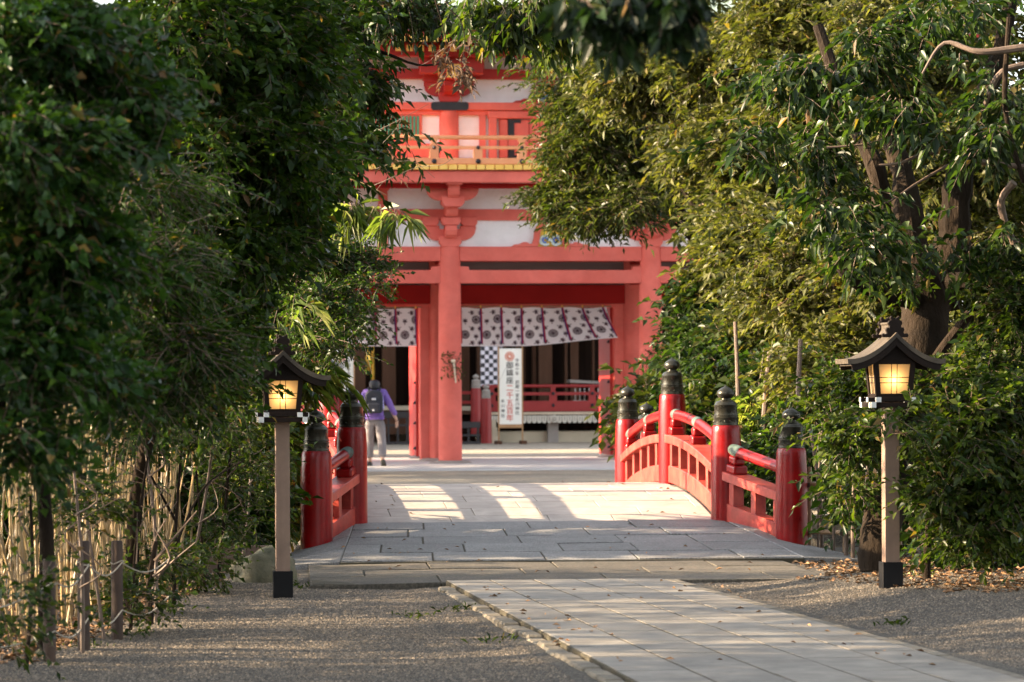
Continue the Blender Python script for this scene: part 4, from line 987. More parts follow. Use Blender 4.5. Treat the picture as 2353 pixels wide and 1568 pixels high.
def spray(C, T, Lf, Wf, sprig, per, droop, fan, jl):
    n = len(C); up_ = np.tile(np.array([0, 0, 1.]), (n, 1))+rnd(n)*.35
    S_ = np.cross(T, up_); S_ /= (np.linalg.norm(S_, axis=1, keepdims=True)+1e-6); Nn = np.cross(S_, T)
    ln = RS.uniform(.6, 1.2, n)*sprig
    P_, D_, N_, LL = [], [], [], []
    for j in range(per):
        f = (j+1)/per; sg = 1 if j % 2 else -1
        if j == per-1: sg = 0
        p = C+T*(ln*f)[:, None]; p[:, 2] -= .22*ln*f*f
        d = T*(.65 if sg else 1.0)+S_*sg*fan+rnd(n)*.34; d[:, 2] -= .04+.12*f
        P_.append(p); D_.append(d); N_.append(Nn+rnd(n)*.6); LL.append(Lf*RS.uniform(1-jl, 1+jl, n)*(1-.25*abs(f-.5)))
    P_ = np.concatenate(P_); D_ = np.concatenate(D_); N_ = np.concatenate(N_); LL = np.concatenate(LL)
    keep = RS.uniform(size=len(P_)) > .08
    V, F = leaves(P_[keep], D_[keep], LL[keep], (LL*Wf/Lf*1.12*RS.uniform(.7,1.3,len(LL)))[keep], N_[keep], droop)
    # twigs: slim three-sided prisms drooping along the sprig
    r = .0035; tv = []
    for f in (0, .5, 1):
        q = C+T*(ln*f)[:, None]; q[:, 2] -= .22*ln*f*f
        rr = r*(1-.6*f)
        tv += [q+S_*rr, q-S_*rr*.5+Nn*rr*.87, q-S_*rr*.5-Nn*rr*.87]
    TV = np.stack(tv, 1).reshape(-1, 3); i = (np.arange(n)*9)[:, None]
    tf = []
    for a in (0, 3):
        for k in range(3):
            b = (k+1) % 3; tf += [[a+k, a+b, a+3+b], [a+k, a+3+b, a+3+k]]
    TF = (i[:, :, None]+np.array(tf)[None]).reshape(-1, 3)
    return V, F, TV, TF
def wob(a, b, n, amp, seed=0):
    r_ = random.Random(seed); a, b = Vector(a), Vector(b); out = []
    o1 = [r_.uniform(-1, 1) for _ in range(6)]
    for i in range(n):
        t = i/(n-1); e = math.sin(math.pi*t)*amp
        out.append(a.lerp(b, t)+Vector((o1[0]*math.sin(5*t+o1[3])*e, o1[1]*math.sin(6*t+o1[4])*e, o1[2]*.6*math.sin(5*t+o1[5])*e)))
    return out
def smooth_path(pts, n=5):
    P_ = [Vector(p) for p in pts]; out = []
    for i in range(len(P_)-1):
        p0 = P_[max(i-1, 0)]; p1 = P_[i]; p2 = P_[i+1]; p3 = P_[min(i+2, len(P_)-1)]
        for k in range(n):
            t = k/n; out.append(.5*((2*p1)+(-p0+p2)*t+(2*p0-5*p1+4*p2-p3)*t*t+(-p0+3*p1-3*p2+p3)*t*t*t))
    return out+[P_[-1]]
def branchtube(mb, pts, r0, r1, n=8, k=5, rough=.12):
    p = smooth_path(pts, k); m = len(p)
    rad = [(r0+(r1-r0)*i/(m-1))*(1+random.uniform(-rough, rough)) for i in range(m)]
    mb.tube(p, rad, n)
def tree(name, label, cat, blobs, leaf, group=None, trunk=None, limbs=(), bark='bark', twigmat='limb', **kw):
    """trunk: list of (u,v,D) with end radii; limbs: same, run from the trunk into the crown"""
    c0 = at(*trunk[0]) if trunk else at(*blobs[0][:3])
    r = empty(name, (c0[0], c0[1], float(gz(c0[0], c0[1])))); tag(r, label, cat, group)
    loc = np.array(r.location)
    V, F, TV, TF = foliage(blobs, **kw)
    soup('crown', V-loc, F, M[leaf], r)
    if trunk:
        mb = MB(); branchtube(mb, [Vector(at(*q))-r.location for q in [trunk[0]]+list(trunk[1])], trunk[2], trunk[3], 12, 7, .07)
        tr = mb.build('trunk', M[bark], r, smooth=True)
    soup('twigs', TV-loc, TF, M[twigmat], r)
    for lb in limbs:
        mb = MB(); branchtube(mb, [Vector(at(*q))-r.location for q in lb[0]], lb[1], lb[2], 8, 5)
        mb.build('limb', M[lb[3] if len(lb) > 3 else bark], r, smooth=True)
    return r
def T(base, rest, r0, r1): return [base, rest, r0, r1]

# ---- left side, near to far ----
tree('camellia_tree', 'dark blue green broadleaf tree nearest on the left edge, out of focus', 'tree',
     [(110,80,14.5,220,170,.5,520),(60,330,14.2,200,170,.5,520),(130,560,14.6,200,150,.5,460),(60,800,14.4,150,140,.45,360),(30,1000,14.3,80,90,.3,110),(250,250,14.9,120,170,.4,260),(200,850,15,80,100,.3,110)],
     'lf_blue', trunk=T((-40,1600,14.6), [(-30,1100,14.6),(20,700,14.6),(60,200,14.6)], .06, .03), limbs=[([(20,700,14.6),(140,500,14.6),(240,250,14.8)], .025, .01), ([(-10,1000,14.6),(120,860,14.6),(220,880,14.8)], .02, .008)],
     Lf=.056, Wf=.031, sprig=.20, clump=.17, per=12, hang=.1)
tree('yew_tree', 'feathery dark green tree with drooping fine sprays on the left', 'tree',
     [(330,620,17.5,170,110,.6,420),(420,800,17.5,120,80,.5,260),(300,880,17.6,130,70,.5,260),(330,420,18,160,110,.6,240)],
     'lf_dark', trunk=T((105,1500,19.4), [(108,1250,19.4),(100,1000,19.2),(180,700,18.6),(300,400,18)], .05, .02), limbs=[([(100,950,19.2),(260,760,18),(400,820,17.6)], .02, .008)],
     Lf=.05, Wf=.013, sprig=.24, clump=.2, per=14, hang=.15, fan=.9)
tree('laurel_tree', 'large dark glossy evergreen tree filling the upper left of the view', 'tree',
     [(420,60,21,250,140,.9,620),(620,100,22,210,160,.9,620),(450,300,21.5,220,160,.9,560),(640,340,22.5,190,160,.9,560),(540,560,22.5,190,150,.8,480),(620,540,23,90,110,.6,200),(470,740,22.8,110,110,.7,300),(400,760,21.5,150,120,.6,300),(440,880,22.5,120,50,.6,150),(200,500,22,220,300,.9,600),(350,-250,21,400,200,1.2,700),(700,-250,22,300,180,1.2,500)],
     'lf_dark', trunk=T((300,1400,23.5), [(320,1100,23.3),(400,800,22.8),(500,400,22.5),(520,100,22.2)], .05, .04), limbs=[([(400,800,22.8),(560,650,22.6),(640,600,23)], .035, .012), ([(470,520,22.6),(600,380,22.5),(700,250,23)], .035, .012), ([(520,200,22.3),(650,80,22.2),(750,60,23)], .03, .01)],
     Lf=.072, Wf=.034, sprig=.22, clump=.26, per=11, hang=.05)
tree('hanging_oak', 'evergreen oak with leaf sprays hanging over the left of the gate', 'tree',
     [(730,20,33.6,190,80,.8,420),(900,5,33,110,36,.6,130),(990,25,33,50,30,.35,30),(760,150,33.6,130,100,.8,360),(690,280,33.8,140,130,.9,400),(820,200,33.6,70,60,.5,110),(800,310,33.6,90,50,.5,110),(720,390,33.8,90,70,.6,190),(660,450,33.8,110,90,.7,240),(620,300,34,150,200,.8,380),(860,180,33.4,36,60,.3,20),(880,310,33.4,50,26,.3,16)],
     'lf_oak', trunk=T((500,1300,34), [(520,1000,34),(600,600,34),(680,250,34),(740,-60,34)], .08, .04), limbs=[([(640,420,34),(760,330,33.8),(930,320,33.6)], .03, .008), ([(700,150,34),(830,110,33.6),(960,150,33.4),(1040,140,33.2)], .025, .005), ([(720,0,34),(880,10,33.5),(1020,40,33)], .025, .006)],
     Lf=.10, Wf=.038, sprig=.26, clump=.24, per=10, hang=.4, droop=.25)
tree('withered_branch', 'brown withered leaf cluster dangling before the upper gate', 'branch',
     [(1038,160,24.2,24,30,.12,9),(1005,130,24.2,20,24,.10,5),(1068,75,24.2,8,30,.06,4),(1060,165,24.2,20,12,.06,4)], 'lf_brown', Lf=.075, Wf=.024, sprig=.13, per=7, clump=.10, hang=.9,
     limbs=[([(1000,0,24.2),(1020,70,24.2),(1036,150,24.2)], .005, .003), ([(1030,20,24.2),(1060,50,24.2),(1070,110,24.2),(1060,140,24.2)], .004, .002)])
tree('box_shrub', 'small leaved shrub reaching right above the left lantern', 'shrub',
     [(760,590,29,70,45,.5,330),(830,600,29,55,22,.25,150),(740,690,28.5,80,40,.5,300),(830,660,28.5,30,12,.15,45),(860,655,28.5,20,7,.1,22),(720,765,28.2,60,30,.4,150),(790,792,28.1,36,9,.12,40),(700,560,29,60,60,.5,220),(810,735,28.4,30,16,.15,70)],
     'lf_dark', trunk=T((640,1290,29), [(650,1000,29),(670,750,28.9),(700,560,29)], .03, .012), limbs=[([(665,800,28.8),(740,800,28.2),(825,790,28)], .010, .003), ([(680,740,28.6),(760,690,28.4),(868,655,28.4)], .010, .003), ([(690,640,29),(780,610,28.9),(880,622,28.8)], .010, .003)],
     Lf=.042, Wf=.020, sprig=.17, clump=.16, per=9, hang=.0)
# bamboo grass between shrub, lantern and bridge post
tree('bamboo_grass', 'arching bamboo grass with long narrow leaves behind the left lantern', 'bamboo grass',
     [(650,560,30.8,100,120,.5,330),(690,710,30.8,80,90,.45,300),(690,860,31.8,60,60,.3,90),(650,1000,31.8,60,110,.35,130),(600,1000,31.8,70,150,.5,150),(650,1170,31.8,50,80,.3,90),(590,1150,31.8,60,100,.5,110),(580,800,31.8,70,130,.5,120),(560,680,31.8,70,100,.5,110),(640,700,27.4,30,60,.15,8)],
     'lf_bamboo', Lf=.19, Wf=.017, sprig=.20, clump=.2, per=6, hang=.2, fan=.6, droop=.4,
     limbs=[([(560+14*k,1290,31.8),(566+14*k,1050,31.8),(580+16*k,800,31.7),(610+20*k,600+10*k,31.6)], .006, .003, 'culm') for k in range(8)])
tree('bamboo_spray', 'bamboo leaves hanging over the upper left corner of the white boards', 'bamboo grass',
     [(868,480,25.4,26,14,.10,10),(905,478,25.4,16,14,.08,6),(800,470,25.5,40,30,.15,22)], 'lf_bamboo', Lf=.17, Wf=.020, sprig=.14, clump=.06, per=6, hang=1.2, fan=.35, droop=.35,
     limbs=[([(760,400,25.5),(830,420,25.4),(890,450,25.4)], .004, .002, 'culm')])
tree('dry_vine', 'thin bare twigs catching the sun beside the balcony', 'vine', [(905,400,25.3,20,10,.05,3)], 'lf_brown', Lf=.04, Wf=.01, sprig=.1, per=4, clump=.05,
     limbs=[([(840,435,25.4),(900,410,25.3),(960,385,25.3),(1015,380,25.2),(1045,360,25.2)], .003, .0012, 'limb'), ([(860,390,25.4),(940,370,25.3),(1000,410,25.3)], .0025, .001, 'limb'), ([(870,300,25.4),(930,270,25.3),(985,240,25.3)], .0025, .001, 'limb'), ([(880,330,25.4),(915,290,25.3),(925,260,25.3)], .002, .001, 'limb'), ([(850,470,25.4),(880,420,25.3),(930,400,25.3),(940,420,25.3)], .002, .001, 'limb')])
# undergrowth among the culms
tree('privet_hedge', 'leafy green shrub growing through the thin canes at lower left', 'shrub',
     [(450,985,25.5,140,50,.7,200),(530,1090,26.8,60,80,.5,110),(300,1010,24,130,50,.5,140),(520,1210,26.4,60,70,.5,120),(380,1290,23.5,90,40,.4,120),(300,1380,21.5,80,30,.3,80),(150,1150,20.5,90,80,.4,90),(20,1400,16.5,50,80,.2,90),(560,960,26.5,60,60,.5,170),(480,1300,25.6,60,24,.3,70),(230,1150,22,90,80,.5,70),(600,1050,27,50,60,.4,80)],
     'lf_fresh', trunk=T((400,1390,24.2), [(405,1200,24.2),(420,1000,24.2)], .016, .008), limbs=[([(405,1250,24.2),(470,1120,24.6),(560,1060,25)], .010, .004), ([(405,1200,24.2),(340,1080,23.8),(300,1000,23.5)], .010, .004)],
     Lf=.05, Wf=.026, sprig=.17, clump=.22, per=7, hang=.0)
tree('background_thicket', 'dark thicket of evergreen shrubs behind the canes on the left', 'thicket',
     [(0,900,30,300,260,.9,600),(300,950,30,300,200,.9,700),(500,750,30.5,220,230,.8,560),(250,550,30,260,260,.9,500),(0,1180,29,220,160,.7,420),(300,1180,30,260,140,.7,600),(520,1180,30.5,120,130,.6,300),(640,200,30.5,200,260,.8,500)],
     'lf_dark', Lf=.12, Wf=.05, sprig=.3, clump=.35, per=9, hang=.2)
# unseen trees added outside the frame to shade and dapple the path and its edges
k = 0
for (x, y, z, r_, ns) in [(-5,13,3.2,1.9,900),(-6,16.2,2.8,1.9,900),(-5.5,8.5,3.0,1.9,700),(-7,20.5,5.2,1.5,300),(-3.2,10.5,3.0,1.8,900),(-3.6,17.3,2.4,1.2,420),(-3.5,6,3.0,2.0,600),(-5.6,18.6,2.4,1.5,700),(-7.5,15,4.2,1.8,800),(-5.5,21.2,2.2,1.2,130),(-5.5,23.4,2.3,1.2,110),(-5.6,25.4,2.3,1.1,130),(-5.0,27.4,1.9,1.1,260),(-4.0,28.8,1.7,.9,200),(-7,21.6,3.7,1.2,220),(-7,24.6,3.7,1.2,200),(-6.6,27.2,3.4,1.1,200),(-7.5,18.5,4.6,1.6,600),(-2.2,15,6.6,1.8,420),(-1.5,19.5,7.0,1.9,420),(7.6,22,7.2,2.0,420),(8.4,26,7.6,2.0,420)]:
    C0 = np.array([x, y, z]); d = rnd(ns//12); d /= np.linalg.norm(d, axis=1, keepdims=True)
    cc = d*RS.uniform(.3, 1, len(d))[:, None]*r_*np.array([1,1,1.15]); kk = RS.randint(0, len(d), ns)
    V, F, TV, TF = spray(C0+cc[kk]+rnd(ns)*.3, rnd(ns)*np.array([1,1,.5]), .13, .055, .4, 9, .2, .8, .2)
    r = empty('evergreen_tree', (x, y, 0)); tag(r, ['evergreen tree shading the path from beyond the picture edge'][0], 'tree', 'evergreen trees beyond the picture edge')
    soup('crown', V-np.array([x,y,0]), F, M['lf_dark'], r)
    m = MB(); branchtube(m, [(0,0,-.1),(.1,.05,1.0),(-.05,.1,z*.7),(.1,0,z+r_*.6)], .13, .04, 10, 5, .05); m.build('trunk', M['bark'], r, smooth=True)

for (x, y, z, r_, ns) in [(-3,48,3.8,2.6,900),(-3.4,53,4.0,2.7,1000),(-3,57.5,4.0,2.7,1100),(-3.6,62,4.2,2.8,1100),(-3.2,66.5,4.2,2.7,1000),(-3.8,69.3,3.6,1.7,520),(-5,57,1.6,1.6,300),(-5,46,1.6,1.6,300),(-5,51.5,1.6,1.6,300),(-5,62.5,1.6,1.6,300),(-5,67.5,1.4,1.5,300)]:  # unseen tree row added to keep the forecourt out of the sun
    C0 = np.array([x, y, z]); d = rnd(ns//12); d /= np.linalg.norm(d, axis=1, keepdims=True)
    cc = d*RS.uniform(.2, 1, len(d))[:, None]*r_*np.array([1,1.1,1.0]); kk = RS.randint(0, len(d), ns)
    V, F, TV, TF = spray(C0+cc[kk]+rnd(ns)*.35, rnd(ns)*np.array([1,1,.5]), .24, .11, .5, 9, .2, .8, .2)
    r = empty('evergreen_tree', (x, y, 0)); tag(r, 'evergreen tree shading the forecourt from beyond the left thicket', 'tree', 'evergreen trees shading the forecourt')
    soup('crown', V-np.array([x,y,0]), F, M['lf_dark'], r)
    m = MB(); branchtube(m, [(0,0,-.1),(.1,.05,1.0),(-.05,.1,z*.7),(.1,0,z+r_*.6)], .16, .05, 10, 5, .05); m.build('trunk', M['bark'], r, smooth=True)

src = [o for o in list(bpy.data.objects) if o.type == 'EMPTY' and o.name.startswith('evergreen_tree') and o.get('group') == 'evergreen trees beyond the picture edge'][:3]
for q, (x, y, sc_) in enumerate([(8.6,12,1.3),(9.8,17.5,1.45),(10.6,22.5,1.5),(11.4,27.5,1.5),(12.4,33,1.5),(13.6,39,1.6),(14.8,45,1.6),(16.6,52,1.7),(18.6,60,1.8)]):
    c = copy_tree(src[q % 3]); c.location = (x, y, float(gz(x, y))-.1 if y < 30 else 0); c.scale = (sc_, sc_, sc_); c.rotation_euler.z = q*1.3
    tag(c, 'evergreen tree in the belt right of the path beyond the picture edge', 'tree', 'evergreen trees in the right hand belt')

# ---- thin canes on the left ----
def culm_mesh(seed):
    r_ = random.Random(seed); h = r_.uniform(1.3, 2.3); n = 12; lean = (r_.uniform(-.22,.22), r_.uniform(-.15,.15)); bw = r_.uniform(-.08,.08)
    mb = MB(); pts = []; rad = []; r0 = r_.uniform(.004,.010)
    for i in range(n):
        t = i/(n-1); pts.append((lean[0]*t**1.3*h*.6+bw*math.sin(math.pi*t), lean[1]*t*h*.6, h*t)); rad.append(r0*(1-.45*t))
        if 0 < i < n-1: pts.append((pts[-1][0], pts[-1][1], h*t+.008)); rad.append(rad[-1]*1.28); pts.append((pts[-1][0], pts[-1][1], h*t+.018)); rad.append(r0*(1-.45*t))
    mb.tube(pts, rad, 6); return mb, pts
protos = []
for s in range(14):
    mb, pts = culm_mesh(s); protos.append((mb, pts))
cprot = []
for i in range(298):
    f = random.random()**.72; back = random.uniform(0, 1)**1.6*1.3
    ex, ey = -.72+f*1.22, 19.6+f*7.5
    x = ex-back+random.uniform(-.1,.1); y = ey+random.uniform(-.3,.3)
    if i < len(protos):
        mb, pts = protos[i]; o = mb.build('bamboo_cane', M['culm'], smooth=True); cprot.append(o)
        tag(o, 'thin tan cane standing in the left thicket', 'cane', 'thin canes standing in the left thicket')
    else: o = cprot[i % len(cprot)].copy(); COL.objects.link(o)
    o.location = (x, y, float(gz(x, y))-.03); o.rotation_euler = (random.gauss(0,.06), random.gauss(0,.09), random.uniform(0,6.28))
    sc_ = random.uniform(.75,1.15); o.scale = (sc_*1.2, sc_*1.2, sc_)
# dark saplings among them
for i, (u, v, D, du, h, r0) in enumerate([(360,1415,22.6,-30,420,.016),(300,1430,21.8,40,380,.013),(190,1500,19.8,-20,420,.015),(500,1330,26.4,40,420,.016),(430,1345,25.6,70,400,.015),(345,1425,22.3,14,180,.028),(240,1450,21,-60,420,.012),(470,1335,26,-30,360,.012),(555,1300,27.6,20,330,.014),(60,1520,18.6,10,380,.014)]):
    m = MB(); a = Vector(at(u, v, D)); c = Vector(at(u+du*.4, v-h*.5, D+.1)); b = Vector(at(u+du, v-h, D+.15))
    r = empty('sapling', a); mm = Vector((0,0,0))
    branchtube(m, [Vector((0,0,-.05)), (c-a)+Vector((random.uniform(-.05,.05),0,0)), b-a], r0, r0*.5, 7, 6, .12); m.build('trunk', M['bark'] if i % 2 else M['limb'], r, smooth=True)
    for k in range(3):
        t = .35+.2*k; p0 = (b-a)*t; q = MB(); branchtube(q, [p0, p0+Vector((random.uniform(-.15,.15),random.uniform(-.1,.1),.12)), p0+Vector((random.uniform(-.3,.3),random.uniform(-.1,.1),.32))], r0*.45, r0*.15, 5, 4); q.build('limb', M['limb'], r, smooth=True)
    tag(r, 'crooked brown sapling stem standing among the thin canes', 'sapling', 'sapling stems among the canes')
# stakes, ropes
stk = []
for (x, y, h, lab) in ((-.40,19.43,.57,'short brown log stake nearest the camera at lower left'), (-.22,20.21,.63,'brown log stake between two others at lower left'), (-.03,21.25,.60,'brown log stake farthest along the roped row at lower left')):
    z = float(gz(x, y)); r = empty('wooden_stake', (x, y, z), random.uniform(0,3)); tag(r, lab, 'stake', 'log stakes along the thicket')
    MB().lathe([(.036,-.1),(.036,h-.01),(.031,h)], n=14).build('log', M['stake'], r, smooth=True)
    MB().tube([(.036*math.cos(t), .036*math.sin(t), h-.13+.01*math.sin(t*2)) for t in np.linspace(0, 6.4, 14)], .005, 5).build('rope_loop', M['rope'], r, smooth=True)
    stk.append((x, y, z, h))
x, y = .62, 26.7; r = empty('wooden_stake', (x, y, float(gz(x, y)))); tag(r, 'dark stake with a white rope hanging from it near the mossy rock', 'stake', 'log stakes along the thicket')
MB().lathe([(.03,-.1),(.03,.34),(.026,.35)], n=12).build('log', M['stake'], r, smooth=True)
MB().tube([(-.02,-.035,.33),(-.03,-.04,.22),(-.025,-.045,.10),(.02,-.04,.04),(-.06,-.04,.0)], .008, 6).build('rope_end', M['white_end'], r, smooth=True)
for f0, lab in ((.78, 'upper thin rope strung between the log stakes'), (.30, 'lower thin rope strung between the log stakes')):
    m = MB(); P_ = [(-1.0,18.4,.3*f0+.1)]+[(s[0]+.03, s[1]-.03, s[2]+s[3]*f0) for s in stk]+[(.3,22.6,.5*f0)]
    for a, b in zip(P_[:-1], P_[1:]):
        m.tube([(a[0]+(b[0]-a[0])*t, a[1]+(b[1]-a[1])*t, a[2]+(b[2]-a[2])*t-.07*math.sin(math.pi*t)) for t in np.linspace(0, 1, 9)], .005, 5)
    tag(m.build('barrier_rope', M['rope'], smooth=True), lab, 'rope', 'ropes on the stakes')
# rock and planks
def rock(name, x, y, sx, sy, sz, seed, label):
    import bmesh
    bm = bmesh.new(); bmesh.ops.create_icosphere(bm, subdivisions=4, radius=1)
    for v in bm.verts:
        n = noise.noise(v.co*1.3+Vector((seed, 0, 0)))*.35+noise.noise(v.co*3.5+Vector((0, seed, 0)))*.10+noise.noise(v.co*9)*.025
        v.co *= 1+n; v.co = Vector((v.co.x*sx, v.co.y*sy, max(-.1, v.co.z*sz)))
    me = bpy.data.meshes.new(name); bm.to_mesh(me); bm.free(); me.materials.append(M['rock'])
    for p in me.polygons: p.use_smooth = True
    o = link_mesh(name, me); o.location = (x, y, float(gz(x, y))); return tag(o, label, 'rock')
rock('mossy_rock', 1.12, 27.15, .27, .22, .27, 3.1, 'mossy brown rock lying behind the left lantern base')
tag(MB().box(.55, 1.2, 28.6, 28.65, -.1, .20).build('edging_board', M['plank'], bevel=.006), 'dark brown edging board behind the mossy rock', 'edging board')
# ---- bamboo fence right of the bridge ----
fr_ = empty('bamboo_fence', (6.10, 30.9, .05)); tag(fr_, 'low bamboo fence tied with cord at the right end of the bridge', 'fence')
dv = Vector((1.15, -1.1, 0)); 
for zz, rr in ((.55, .024), (.12, .022)):
    MB().tube([dv*t+Vector((0,0,zz+.01*math.sin(9*t))) for t in np.linspace(-.05, 1.4, 12)], rr, 10).build('bamboo_rail', M['bamboo'], fr_, smooth=True)
for t in (.03, .26, .42, .62, .85, 1.1, 1.35):
    p_ = dv*t; o = MB().tube([p_+Vector((.02,-.03,-.15)), p_+Vector((.02,-.03,.72+random.uniform(-.08,.08)))], .019, 9).build('bamboo_upright', M['bamboo'], fr_, smooth=True)
    for zz in (.55, .12): MB().lathe([(.028,-.02),(.032,0),(.028,.02)], (p_.x+.012, p_.y-.02, zz), 9).build('cord_tie', M['stake'], o, smooth=True)
for i, (u, v, D, du, h, r0) in enumerate([(1890,1300,31.5,-30,330,.02),(1915,1290,31,30,300,.017),(1945,1310,30,-12,300,.022),(1960,1300,29.5,6,260,.02),(1880,1230,32,18,330,.012),(1985,1300,28.5,22,330,.018),(1750,1230,36,20,420,.04),(1700,1200,38,-10,460,.03),(1830,1240,34,10,460,.03)]):
    a = Vector(at(u, v, D)); a.z = float(gz(a.x, a.y)); r = empty('sapling', a); m = MB(); b = Vector(at(u+du, v-h, D)); c = Vector(at(u+du*.2, v-h*.5, D))
    branchtube(m, [Vector((0,0,-.05)), c-a, b-a], r0, r0*.7, 8, 6, .06); m.build('trunk', M['limb'], r, smooth=True)
    q = MB(); branchtube(q, [(c-a), (c-a)+Vector((.2,0,.3)), (c-a)+Vector((.3,.1,.8))], r0*.5, r0*.2, 5, 4); q.build('limb', M['limb'], r, smooth=True)
    tag(r, 'thin grey stem growing behind the bamboo fence', 'sapling', 'grey stems behind the bamboo fence')

# ---- right side ----
tree('camphor_tree', 'old dark barked tree with forking limbs behind the right lantern', 'tree',
     [(1850,330,26,130,100,.5,64),(1920,470,25.6,110,90,.4,50),(1800,190,26.5,120,100,.5,56),(1960,130,26.5,170,110,.6,120),(2180,40,27,190,90,.7,130),(2310,250,26,80,150,.5,80),(2310,560,25.6,80,90,.4,60),(2330,800,25.5,60,110,.4,70),(1990,560,25,80,80,.3,50),(2160,560,25.2,60,20,.2,16),(2060,230,25.4,150,70,.4,64),(2280,300,25.3,70,60,.4,36),(1720,320,25.8,60,80,.35,22)],
     'lf_oak', trunk=T((2012,1322,25.6), [(2022,1230,25.7),(2065,1050,26),(2105,880,26.4),(2125,740,26.6),(2130,660,26.7)], .13, .21),
     limbs=[([(2110,720,26.6),(2060,600,26.8),(2030,470,26.9),(2010,380,26.9),(1950,260,27.2),(1880,60,27.4)], .115, .04), ([(2140,700,26.6),(2100,580,26.5),(2085,480,26.5),(2075,400,26.6),(2040,270,27),(2060,100,27.4)], .15, .05), ([(2160,700,26.7),(2190,560,26.8),(2200,440,26.8),(2230,300,26.9),(2300,120,27.2),(2330,-60,27.4)], .16, .05),
            ([(2100,690,26.5),(2020,670,26.3),(1960,640,26.1),(1905,560,26)], .085, .05), ([(2180,650,26.4),(2280,640,26.2),(2330,630,26)], .075, .06), ([(2090,1010,26.2),(2130,860,26.3),(2230,720,26.2)], .05, .035),
            ([(2353,385,25.8),(2240,370,25.7),(2190,350,25.7),(2120,355,25.6),(2070,375,25.5),(2020,380,25.5)], .022, .008, 'limb'), ([(2353,150,26),(2290,180,26),(2235,330,26.2)], .025, .018, 'limb'), ([(2353,110,25.5),(2250,120,25.5),(2170,100,25.6),(2120,170,25.6)], .03, .008, 'limb'),
            ([(2180,380,25.7),(2110,420,25.6),(2050,460,25.5),(2000,480,25.5)], .012, .004, 'limb'), ([(2330,420,25.6),(2300,470,25.7),(2330,560,25.8)], .03, .025, 'limb'), ([(1900,340,25.7),(2000,330,25.7),(2100,300,25.8),(2200,340,25.9)], .009, .006, 'limb'), ([(2320,40,25.6),(2310,250,25.7),(2353,420,25.8)], .02, .02)],
     Lf=.095, Wf=.036, sprig=.24, clump=.2, per=10, hang=.45, droop=.3)
tree('osmanthus_shrub', 'bright leafy shrub wrapped round the right lantern pole', 'shrub',
     [(1980,1000,25,80,90,.35,150),(1940,890,26,80,70,.4,110),(2000,880,25.6,90,80,.4,150),(2220,1000,23.9,130,120,.5,300),(2160,1120,23.8,80,80,.35,170),(2300,1120,24,110,110,.5,260),(2230,850,25.4,110,60,.5,150),(2320,920,24.3,90,110,.5,220),(2240,1220,23.9,110,50,.4,140),(1960,1110,25.6,50,60,.3,50),(2085,960,23.5,35,30,.15,18),(2080,640,25.6,60,24,.25,22),(1885,950,25,50,16,.2,12),(2330,700,25.5,100,120,.5,220)],
     'lf_fresh', trunk=T((2130,1330,24.4), [(2135,1200,24.4),(2160,1000,24.5)], .03, .015), limbs=[([(2160,1100,24.3),(2080,1000,24),(1980,980,24.3)], .012, .004), ([(2160,1100,24.3),(2260,1000,24.2),(2320,900,24.4)], .012, .004), ([(2200,1310,24.2),(2260,1290,24.2),(2340,1310,24)], .012, .006)],
     Lf=.068, Wf=.030, sprig=.20, clump=.18, per=11, hang=.1)
tree('glossy_camellia', 'deep green glossy shrub behind the tallest bridge posts', 'shrub',
     [(1630,800,44,85,90,.8,600),(1640,900,43,90,80,.7,520),(1620,690,45,60,80,.8,380),(1710,860,42,90,110,.8,420),(1575,770,45,25,20,.25,26),(1600,960,42,70,50,.6,240),(1820,880,40,120,120,.8,480)],
     'lf_oak', trunk=T((1650,1180,43), [(1640,1000,43),(1610,800,44)], .06, .03), limbs=[([(1640,950,43),(1700,850,42.5),(1740,800,42)], .03, .01), ([(1640,900,43),(1560,760,44.5),(1500,760,45)], .02, .006)],
     Lf=.11, Wf=.052, sprig=.28, clump=.3, per=8, hang=.1)
tree('golden_evergreen', 'tall yellow green evergreen catching full sun right of the gate', 'tree',
     [(1640,330,47,120,110,1.2,1200),(1730,490,46,110,120,1.2,1200),(1480,180,48,150,100,1.2,900),(1640,150,47,140,120,1.2,900),(1720,330,46,120,130,1.2,800),(1760,560,44,130,130,1.1,900),(1720,650,45,90,80,1.0,650),(1800,740,42,120,100,1.0,600),(1850,60,45,180,130,1.2,800),(1500,-60,48,220,120,1.2,600),(1900,-80,45,300,120,1.2,600),(1900,230,44,130,110,1.1,550)],
     'lf_gold', trunk=T((1760,1150,46), [(1740,900,46),(1700,600,46.5),(1660,250,47)], .16, .08), limbs=[([(1700,600,46.5),(1600,480,46.4),(1530,380,46.6)], .06, .02), ([(1690,500,46.5),(1760,380,46),(1840,300,45)], .06, .02)],
     Lf=.125, Wf=.046, sprig=.36, clump=.40, per=12, hang=.1)
tree('maple_tree', 'fine leaved tree leaning left across the wide bay of the gate', 'tree',
     [(1355,250,50,90,80,.9,700),(1315,340,50,50,70,.7,300),(1380,360,50,95,90,.9,700),(1290,455,50,70,40,.6,400),(1370,470,50,90,45,.7,450),(1460,440,50,70,70,.8,450),(1330,482,49.5,60,22,.5,150),(1455,462,49,50,24,.5,120),(1280,180,50,30,35,.4,80),(1400,240,50,90,90,.9,500),(1430,330,50,80,80,.9,400)],
     'lf_mid', trunk=T((1700,1150,50), [(1680,800,50),(1600,560,50),(1520,400,50)], .12, .05), limbs=[([(1600,560,50),(1500,480,50),(1400,460,50),(1280,480,50)], .035, .008), ([(1560,480,50),(1460,360,50),(1340,300,50)], .035, .008), ([(1540,440,50),(1440,250,50),(1300,200,50)], .03, .008)],
     Lf=.11, Wf=.030, sprig=.34, clump=.32, per=11, hang=.12, fan=.9)
